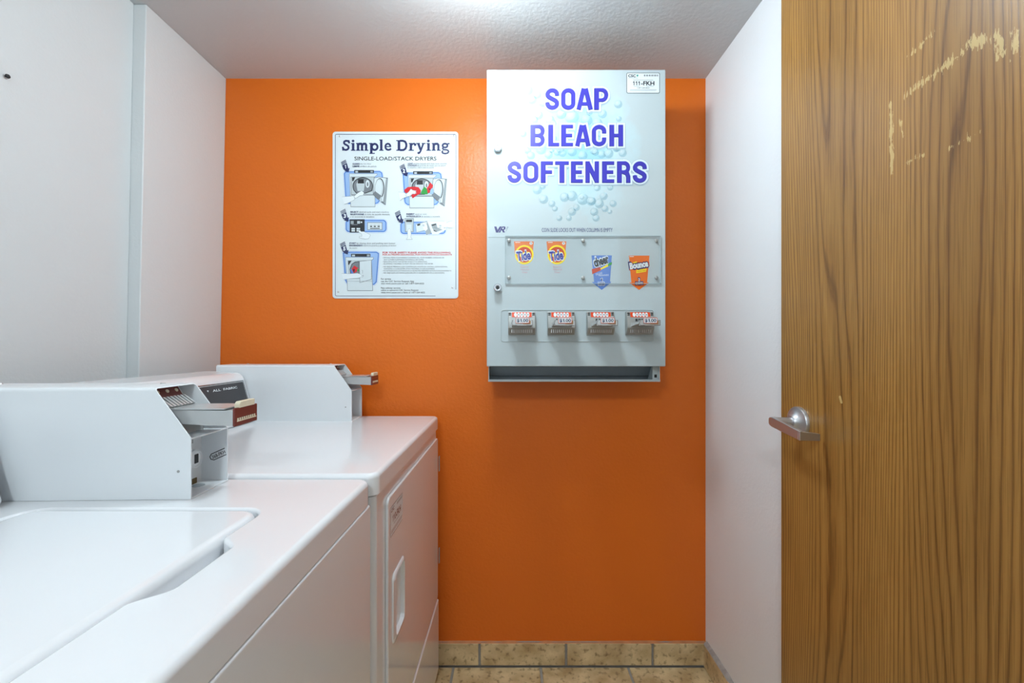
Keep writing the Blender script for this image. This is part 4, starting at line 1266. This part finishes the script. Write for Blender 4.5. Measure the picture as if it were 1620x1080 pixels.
def dryer_drawing(ox, oy, loaded):
    pr = Print(frontal(**Z1))
    def t(pts): return [(p[0] + ox, p[1] + oy) for p in pts]
    bracket(pr, t([(180, 560), (200, 535), (610, 530), (640, 550), (648, 600), (615, 880), (590, 915), (560, 925), (240, 925), (210, 905), (200, 880)]))
    pr.poly(t([(305, 520), (540, 520), (540, 556), (305, 556)]), 'black'); pr.up()
    pr.poly(t([(318, 530), (350, 530), (350, 552), (318, 552)]), 'lightgrey'); pr.poly(t([(498, 530), (528, 530), (528, 548), (498, 548)]), 'midgrey')
    pr.poly(t([(245, 562), (580, 562), (580, 580), (550, 600), (555, 960), (262, 960), (245, 580)]), 'grey'); pr.up()
    pr.poly(t([(249, 566), (576, 566), (576, 578), (546, 598), (551, 955), (266, 955), (249, 578)]), 'offwhite'); pr.up()
    pr.poly(t([(262, 600), (545, 600), (545, 815), (268, 815)]), 'grey'); pr.up()
    pr.poly(t([(268, 606), (540, 606), (540, 810), (274, 810)]), 'lightgrey'); pr.up()
    pr.poly(t([(278, 608), (318, 606), (296, 650), (282, 655)]), 'black')
    pr.poly(t(arc(408, 712, 122, 106, 165, 375, 24) + [(520, 770), (440, 800), (330, 800), (296, 760)]), 'black'); pr.up()
    pr.poly(t(arc(408, 712, 112, 96, 165, 375, 24) + [(510, 762), (440, 790), (335, 792), (304, 755)]), 'grey'); pr.up()
    pr.poly(t([(350, 640), (425, 640), (430, 690), (420, 770), (345, 770), (330, 690)]), 'lightgrey'); pr.up()
    pr.poly(t([(352, 628), (420, 628), (424, 680), (346, 680)]), 'black'); pr.ellipse(465 + ox, 685 + oy, 24, 46, 'offwhite'); pr.up(); pr.ellipse(465 + ox, 690 + oy, 10, 26, 'grey'); pr.up()
    pr.poly(t([(270, 818), (540, 818), (545, 822), (270, 824)]), 'grey')
    # open door
    pr.poly(t([(540, 612), (600, 602), (708, 612), (680, 940), (625, 905), (560, 830), (528, 800)]), 'grey'); pr.up()
    pr.poly(t([(690, 622), (702, 624), (676, 925), (660, 912)]), 'midgrey')
    pr.poly(t([(546, 618), (600, 608), (686, 618), (652, 900), (560, 826), (536, 796)]), 'offwhite'); pr.up()
    pr.ellipse(606 + ox, 745 + oy, 58, 128, 'black', 30, 0.06); pr.up(); pr.ellipse(602 + ox, 745 + oy, 52, 120, 'lightgrey', 30, 0.06); pr.up(); pr.ellipse(598 + ox, 735 + oy, 40, 98, 'offwhite', 28, 0.06); pr.up()
    pr.poly(t([(526, 810), (552, 770), (632, 830), (604, 872), (580, 868)]), 'grey'); pr.poly(t([(604, 872), (632, 830), (642, 888), (620, 905)]), 'lightgrey'); pr.up()
    if loaded:
        pr.poly(t([(455, 745), (490, 690), (510, 655), (545, 690), (525, 760), (470, 790)]), 'red'); pr.poly(t([(530, 720), (548, 740), (545, 790), (505, 795), (510, 750)]), 'lightblue')
        pr.poly(t([(415, 740), (440, 705), (470, 730), (480, 795), (410, 795), (400, 770)]), 'green'); pr.up()
        pr.poly(t([(200, 745), (240, 710), (330, 705), (372, 712), (400, 755), (385, 790), (340, 815), (300, 845), (285, 810), (250, 790), (210, 775)]), 'red'); pr.up()
        pr.poly(t([(496, 720), (512, 735), (505, 750), (490, 735)]), 'black')
        hand = [(215, 800), (255, 770), (280, 735), (300, 750), (340, 758), (330, 772), (342, 780), (322, 790), (300, 788), (270, 812), (225, 825)]
        arm = [(130, 770), (200, 775), (230, 800), (235, 825), (180, 845), (150, 872)]
    else:
        hand = [(305, 835), (345, 800), (395, 770), (420, 790), (412, 820), (372, 826), (335, 850), (312, 862)]
        arm = [(160, 840), (250, 835), (300, 830), (320, 860), (300, 880), (240, 912), (188, 928)]
    pr.poly(t(offset_poly(hand, 4)), 'midgrey'); pr.up(); pr.poly(t(hand), 'white'); pr.poly(t(arm), 'white'); pr.up()
    pr.stroke(t(arm[:4]), 3, 'midgrey'); pr.stroke(t(arm[3:]), 3, 'midgrey'); pr.stroke(t([hand[0], hand[-1]]), 8, 'lightgrey')
    step_arrow(pr, 148 + ox if not loaded else 845, 395 if not loaded else 445, 2 if loaded else 1)
    return pr
pr = dryer_drawing(0, 0, False)
lines(pr, [('CLEAN', 'the lint filter', 286, 370, 510, 455, 16), ('LIMPIE', 'el filtro de pelusa', 286, 370, 572, 484, 16)])
o = pr.build('step_picture', sign); o['label'] = 'step 1 drawing of an open dryer'
pr = dryer_drawing(702, 14, True)
lines(pr, [('LOAD', 'clothes loosely and close door securely', 943, 1005, 1412, 451, 15), ('COLOQUE', 'las prendas de modo que no sature', 943, 1050, 1395, 474, 15), (None, 'la maquina y cierre bien la puerta', 943, 943, 1252, 498, 15)])
o = pr.build('step_picture', sign); o['label'] = 'step 2 drawing of red clothes going in'

def z2_arrow(pr, x, y, n):
    def q(a, b): return (x + a, y + b)
    for k in range(3):
        pr.poly([q(0 + k * 4, 32 + k * 12), q(56 + k * 4, 2 + k * 12), q(58 + k * 4, 8 + k * 12), q(2 + k * 4, 38 + k * 12)], 'navy')
    pr.poly([q(12, 68), q(66, 40), q(84, 104), q(100, 98), q(90, 150), q(38, 132), q(54, 124), q(34, 120)], 'navy')
    pr.up(); pr.text(str(n), x + 38, x + 66, y + 62, y + 104, 'white', 0.05)

# step 3
pr = Print(frontal(**Z2))
bracket(pr, rrect(192, 660, 126, 268, 40, 5))
pr.rect(240, 122, 410, 272, 'black'); pr.up()
pr.rect(252, 140, 285, 175, 'midgrey'); pr.rect(325, 140, 358, 172, 'lightgrey'); pr.rect(262, 178, 330, 186, 'grey'); pr.ellipse(374, 155, 9, 9, 'white')
for (x, y) in ((260, 220), (260, 243), (318, 220), (318, 243)): pr.rect(x, y, x + 40, y + 18, 'offwhite')
pr.rect(440, 156, 612, 242, 'grey'); pr.up(); pr.rect(446, 162, 606, 236, 'offwhite'); pr.up()
for x in (484, 526, 570): pr.rect(x - 12, 196, x + 12, 209, 'black'); pr.stroke([(x - 14, 190), (x, 182), (x + 14, 190)], 3, 'midgrey')
pr.rect(472, 220, 582, 229, 'black')
hand = [(340, 255), (352, 246), (372, 264), (400, 262), (440, 280), (475, 300), (455, 340), (420, 345), (350, 330), (352, 318), (380, 316), (378, 290), (350, 272)]
pr.poly(offset_poly(hand, 3), 'midgrey'); pr.up(); pr.poly(hand, 'white')
z2_arrow(pr, 133, 0, 3)
lines(pr, [('SELECT', 'desired cycle and start machine', 246, 340, 686, 46, 16), ('SELECCIONE', 'el ciclo de secado deseado', 246, 402, 696, 73, 16), (None, 'y en encienda la secadora', 244, 244, 520, 100, 16)])
o = pr.build('step_picture', sign); o['label'] = 'step 3 drawing of a finger on the controls'
# step 4
pr = Print(frontal(**Z2))
bracket(pr, rrect(816, 1334, 148, 290, 40, 5))
pr.poly([(864, 110), (970, 110), (966, 268), (870, 266)], 'grey'); pr.up(); pr.poly([(870, 116), (964, 116), (960, 262), (876, 260)], 'lightgrey'); pr.up()
pr.rect(882, 126, 950, 152, 'black'); pr.rect(890, 180, 942, 250, 'offwhite')
pr.poly([(990, 178), (1122, 140), (1200, 148), (1170, 280), (1110, 300), (1100, 250), (1000, 274)], 'midgrey'); pr.up(); pr.poly([(994, 182), (1120, 150), (1110, 240), (1002, 268)], 'offwhite'); pr.up()
pr.poly([(1008, 178), (1044, 170), (1042, 190), (1010, 198)], 'black')
pr.poly([(1062, 180), (1090, 158), (1120, 186), (1128, 232), (1104, 256), (1080, 230)], 'white'); pr.up(); pr.stroke([(1066, 186), (1086, 196), (1090, 206)], 4, 'midgrey'); pr.ellipse(1080, 190, 13, 13, 'lightgrey')
pr.poly([(1122, 140), (1340, 148), (1334, 240), (1250, 290), (1180, 296)], 'white'); pr.up()
pr.poly([(1165, 180), (1225, 165), (1240, 220), (1300, 240), (1220, 268), (1185, 230)], 'midgrey'); pr.up(); pr.poly([(1172, 184), (1222, 172), (1226, 184), (1180, 198)], 'black'); pr.poly([(1190, 240), (1240, 262), (1200, 258)], 'black'); pr.stroke([(1200, 210), (1240, 224), (1300, 215), (1330, 220)], 5, 'grey')
pr.poly([(1240, 200), (1270, 170), (1330, 178), (1360, 150), (1410, 140), (1408, 220), (1340, 210), (1290, 222)], 'white'); pr.up(); pr.stroke([(1345, 165), (1362, 150), (1408, 140)], 3, 'midgrey'); pr.stroke([(1350, 212), (1375, 222), (1408, 222)], 3, 'midgrey'); pr.ellipse(1272, 196, 14, 12, 'lightgrey')
fing = [(900, 262), (908, 236), (920, 228), (932, 240), (938, 290), (934, 325), (950, 348), (888, 350), (902, 325)]
pr.poly(offset_poly(fing, 3), 'midgrey'); pr.up(); pr.poly(fing, 'white')
z2_arrow(pr, 754, 18, 4)
lines(pr, [('INSERT', 'card or coin', 886, 978, 1116, 70, 16), ('INTRODUZCA', 'la tarjeta o moneda', 886, 1052, 1268, 97, 16)])
o = pr.build('step_picture', sign); o['label'] = 'step 4 drawing of hands paying'
# step 5
pr = Print(frontal(**Z2))
bracket(pr, [(160, 500), (185, 488), (545, 488), (574, 505), (574, 540), (550, 835), (520, 868), (250, 868), (205, 850), (185, 815)])
pr.rect(255, 514, 475, 548, 'black'); pr.up(); pr.rect(266, 524, 300, 544, 'lightgrey'); pr.rect(436, 522, 468, 544, 'midgrey')
pr.poly([(192, 552), (512, 552), (512, 574), (490, 590), (505, 935), (214, 935), (192, 574)], 'grey'); pr.up()
pr.poly([(196, 556), (508, 556), (508, 570), (486, 588), (500, 930), (218, 930), (196, 570)], 'offwhite'); pr.up()
pr.poly([(214, 588), (490, 588), (490, 800), (232, 800)], 'midgrey'); pr.up(); pr.poly([(218, 592), (486, 592), (486, 796), (238, 796)], 'lightgrey'); pr.up()
pr.poly([(222, 594), (262, 592), (232, 640), (224, 640)], 'black'); pr.poly([(350, 598), (350, 750), (250, 750), (240, 690), (262, 630), (300, 604)], 'black'); pr.up()
pr.poly([(346, 606), (346, 745), (256, 745), (248, 690), (268, 634), (302, 612)], 'grey'); pr.up()
pr.poly([(245, 690), (270, 690), (290, 740), (258, 745)], 'blue'); pr.poly([(262, 690), (292, 648), (338, 676), (320, 720), (286, 736)], 'red'); pr.poly([(320, 690), (346, 690), (346, 712), (330, 712)], 'green'); pr.up(); pr.poly([(276, 690), (300, 686), (292, 730), (280, 715)], 'black')
pr.poly([(350, 600), (490, 582), (490, 806), (354, 846)], 'grey'); pr.up(); pr.poly([(354, 604), (486, 587), (486, 802), (358, 841)], 'offwhite'); pr.up()
pr.poly([(150, 738), (240, 742), (330, 735), (372, 750), (366, 780), (330, 790), (250, 795), (170, 808)], 'white'); pr.up(); pr.stroke([(150, 738), (240, 742), (330, 735), (372, 750)], 3, 'midgrey'); pr.stroke([(366, 780), (330, 792), (250, 798), (170, 808)], 3, 'midgrey'); pr.stroke([(378, 700), (388, 706), (386, 740)], 4, 'midgrey'); pr.stroke([(378, 762), (396, 758), (392, 776), (376, 780)], 4, 'midgrey')
pr.stroke([(218, 826), (500, 826)], 3, 'midgrey')
z2_arrow(pr, 128, 372, 5)
lines(pr, [('START', 'by closing door and pushing start button', 236, 312, 758, 402, 16), ('ENCIENDIDO', 'cierre la puerta y presione el boton', 236, 388, 768, 428, 16), (None, 'de inicio', 236, 236, 325, 456, 16)])
o = pr.build('step_picture', sign); o['label'] = 'step 5 drawing of a dryer door being closed'
# safety text
pr = Print(frontal(**Z2))
pr.text('FOR YOUR SAFETY PLEASE AVOID THE FOLLOWING', 614, 1388, 490, 510, 'red', 0.03)
pr.text('POR SU PROPIA SEGURIDAD, POR FAVOR EVITE LO SIGUIENTE', 614, 1404, 516, 531, 'red', 0.03)
for s, x1, y in (('- DRYING ITEMS CONTAINING COOKING OIL, FOAM RUBBER, GASOLINE OR', 1316, 565), ('  ANY OTHER FLAMMABLE MATERIALS OR FUMES.', 1085, 588), ('- REACHING INTO THE DRYER WHILE IT IS OPERATING.', 1124, 611), ('- ALLOWING CHILDREN TO PLAY ON OR AROUND THE DRYER.', 1192, 634),
                 ('- NO SEQUE PRENDAS QUE CONTENGAN ACEITE DE COCINA, GOMA ESPUMA,', 1354, 668), ('  GASOLINA O CUALQUIER OTRO MATERIAL O GAS FLAMABLE.', 1208, 691), ('- NO INTRODUZCA LAS MANOS EN LA SECADORA MIENTRAS ESTA EN FUNCIONAMIENTO.', 1400, 714), ('- NO DEJE QUE LOS NINOS JUEGUEN EN O ALREDEDOR DE LA SECADORA.', 1322, 738)):
    x0 = 612 if s[0] == '-' else 628
    pr.text(s.strip(), x0, x1, y - 14, y, 'black', 0.0)
o = pr.build('safety_text', sign); o['label'] = 'red and black safety lines'
pr = Print(frontal(**Z2))
for s, x1, y in (('For service', 710, 808), ('use the CSC Service Request App', 972, 835), ('visit www.cscsw.com or call 1-877-264-6622', 1086, 860), ('Para solicitar servicio', 818, 911), ('utilice su aplicacion CSC Service Request', 1022, 936), ('visite www.cscsw.com o llame al 1-877-264-6622', 1096, 962)):
    pr.text(s, 596, x1, y - 17, y, 'black', 0.012)
o = pr.build('service_text', sign); o['label'] = 'service contact lines'
pr = Print(frontal(**Z2))
pr.text('CSC', 1244, 1396, 926, 962, 'black', 0.05, slant=0.1); pr.text('ServiceWorks', 1250, 1440, 980, 1000, 'grey', 0.0, slant=0.15)
pr.poly([(1410, 925), (1428, 935), (1426, 966), (1408, 940)], 'green'); pr.poly([(1428, 935), (1448, 920), (1444, 950), (1426, 966)], 'blue')
o = pr.build('logo', sign); o['label'] = 'CSC logo with blue and green mark'

# ------------------------------------------------------------------ little screw on the near left wall
hz = EYE - (122 - CY) / F * 0.918
hx = lx(hz, 0.034)
wh = thing('wall_screw', 'small dark screw head sticking out of the white left wall', 'screw', (hx, 0.915, hz))
lathe('screw_head', [(0, -0.004), (0.0018, -0.004), (0.0018, 0.004), (0.0045, 0.0045), (0.004, 0.007), (0.0015, 0.008), (0, 0.008)], (1, 0, 0), (hx, 0.915, hz), M_BLACKGAP, wh, n=14)
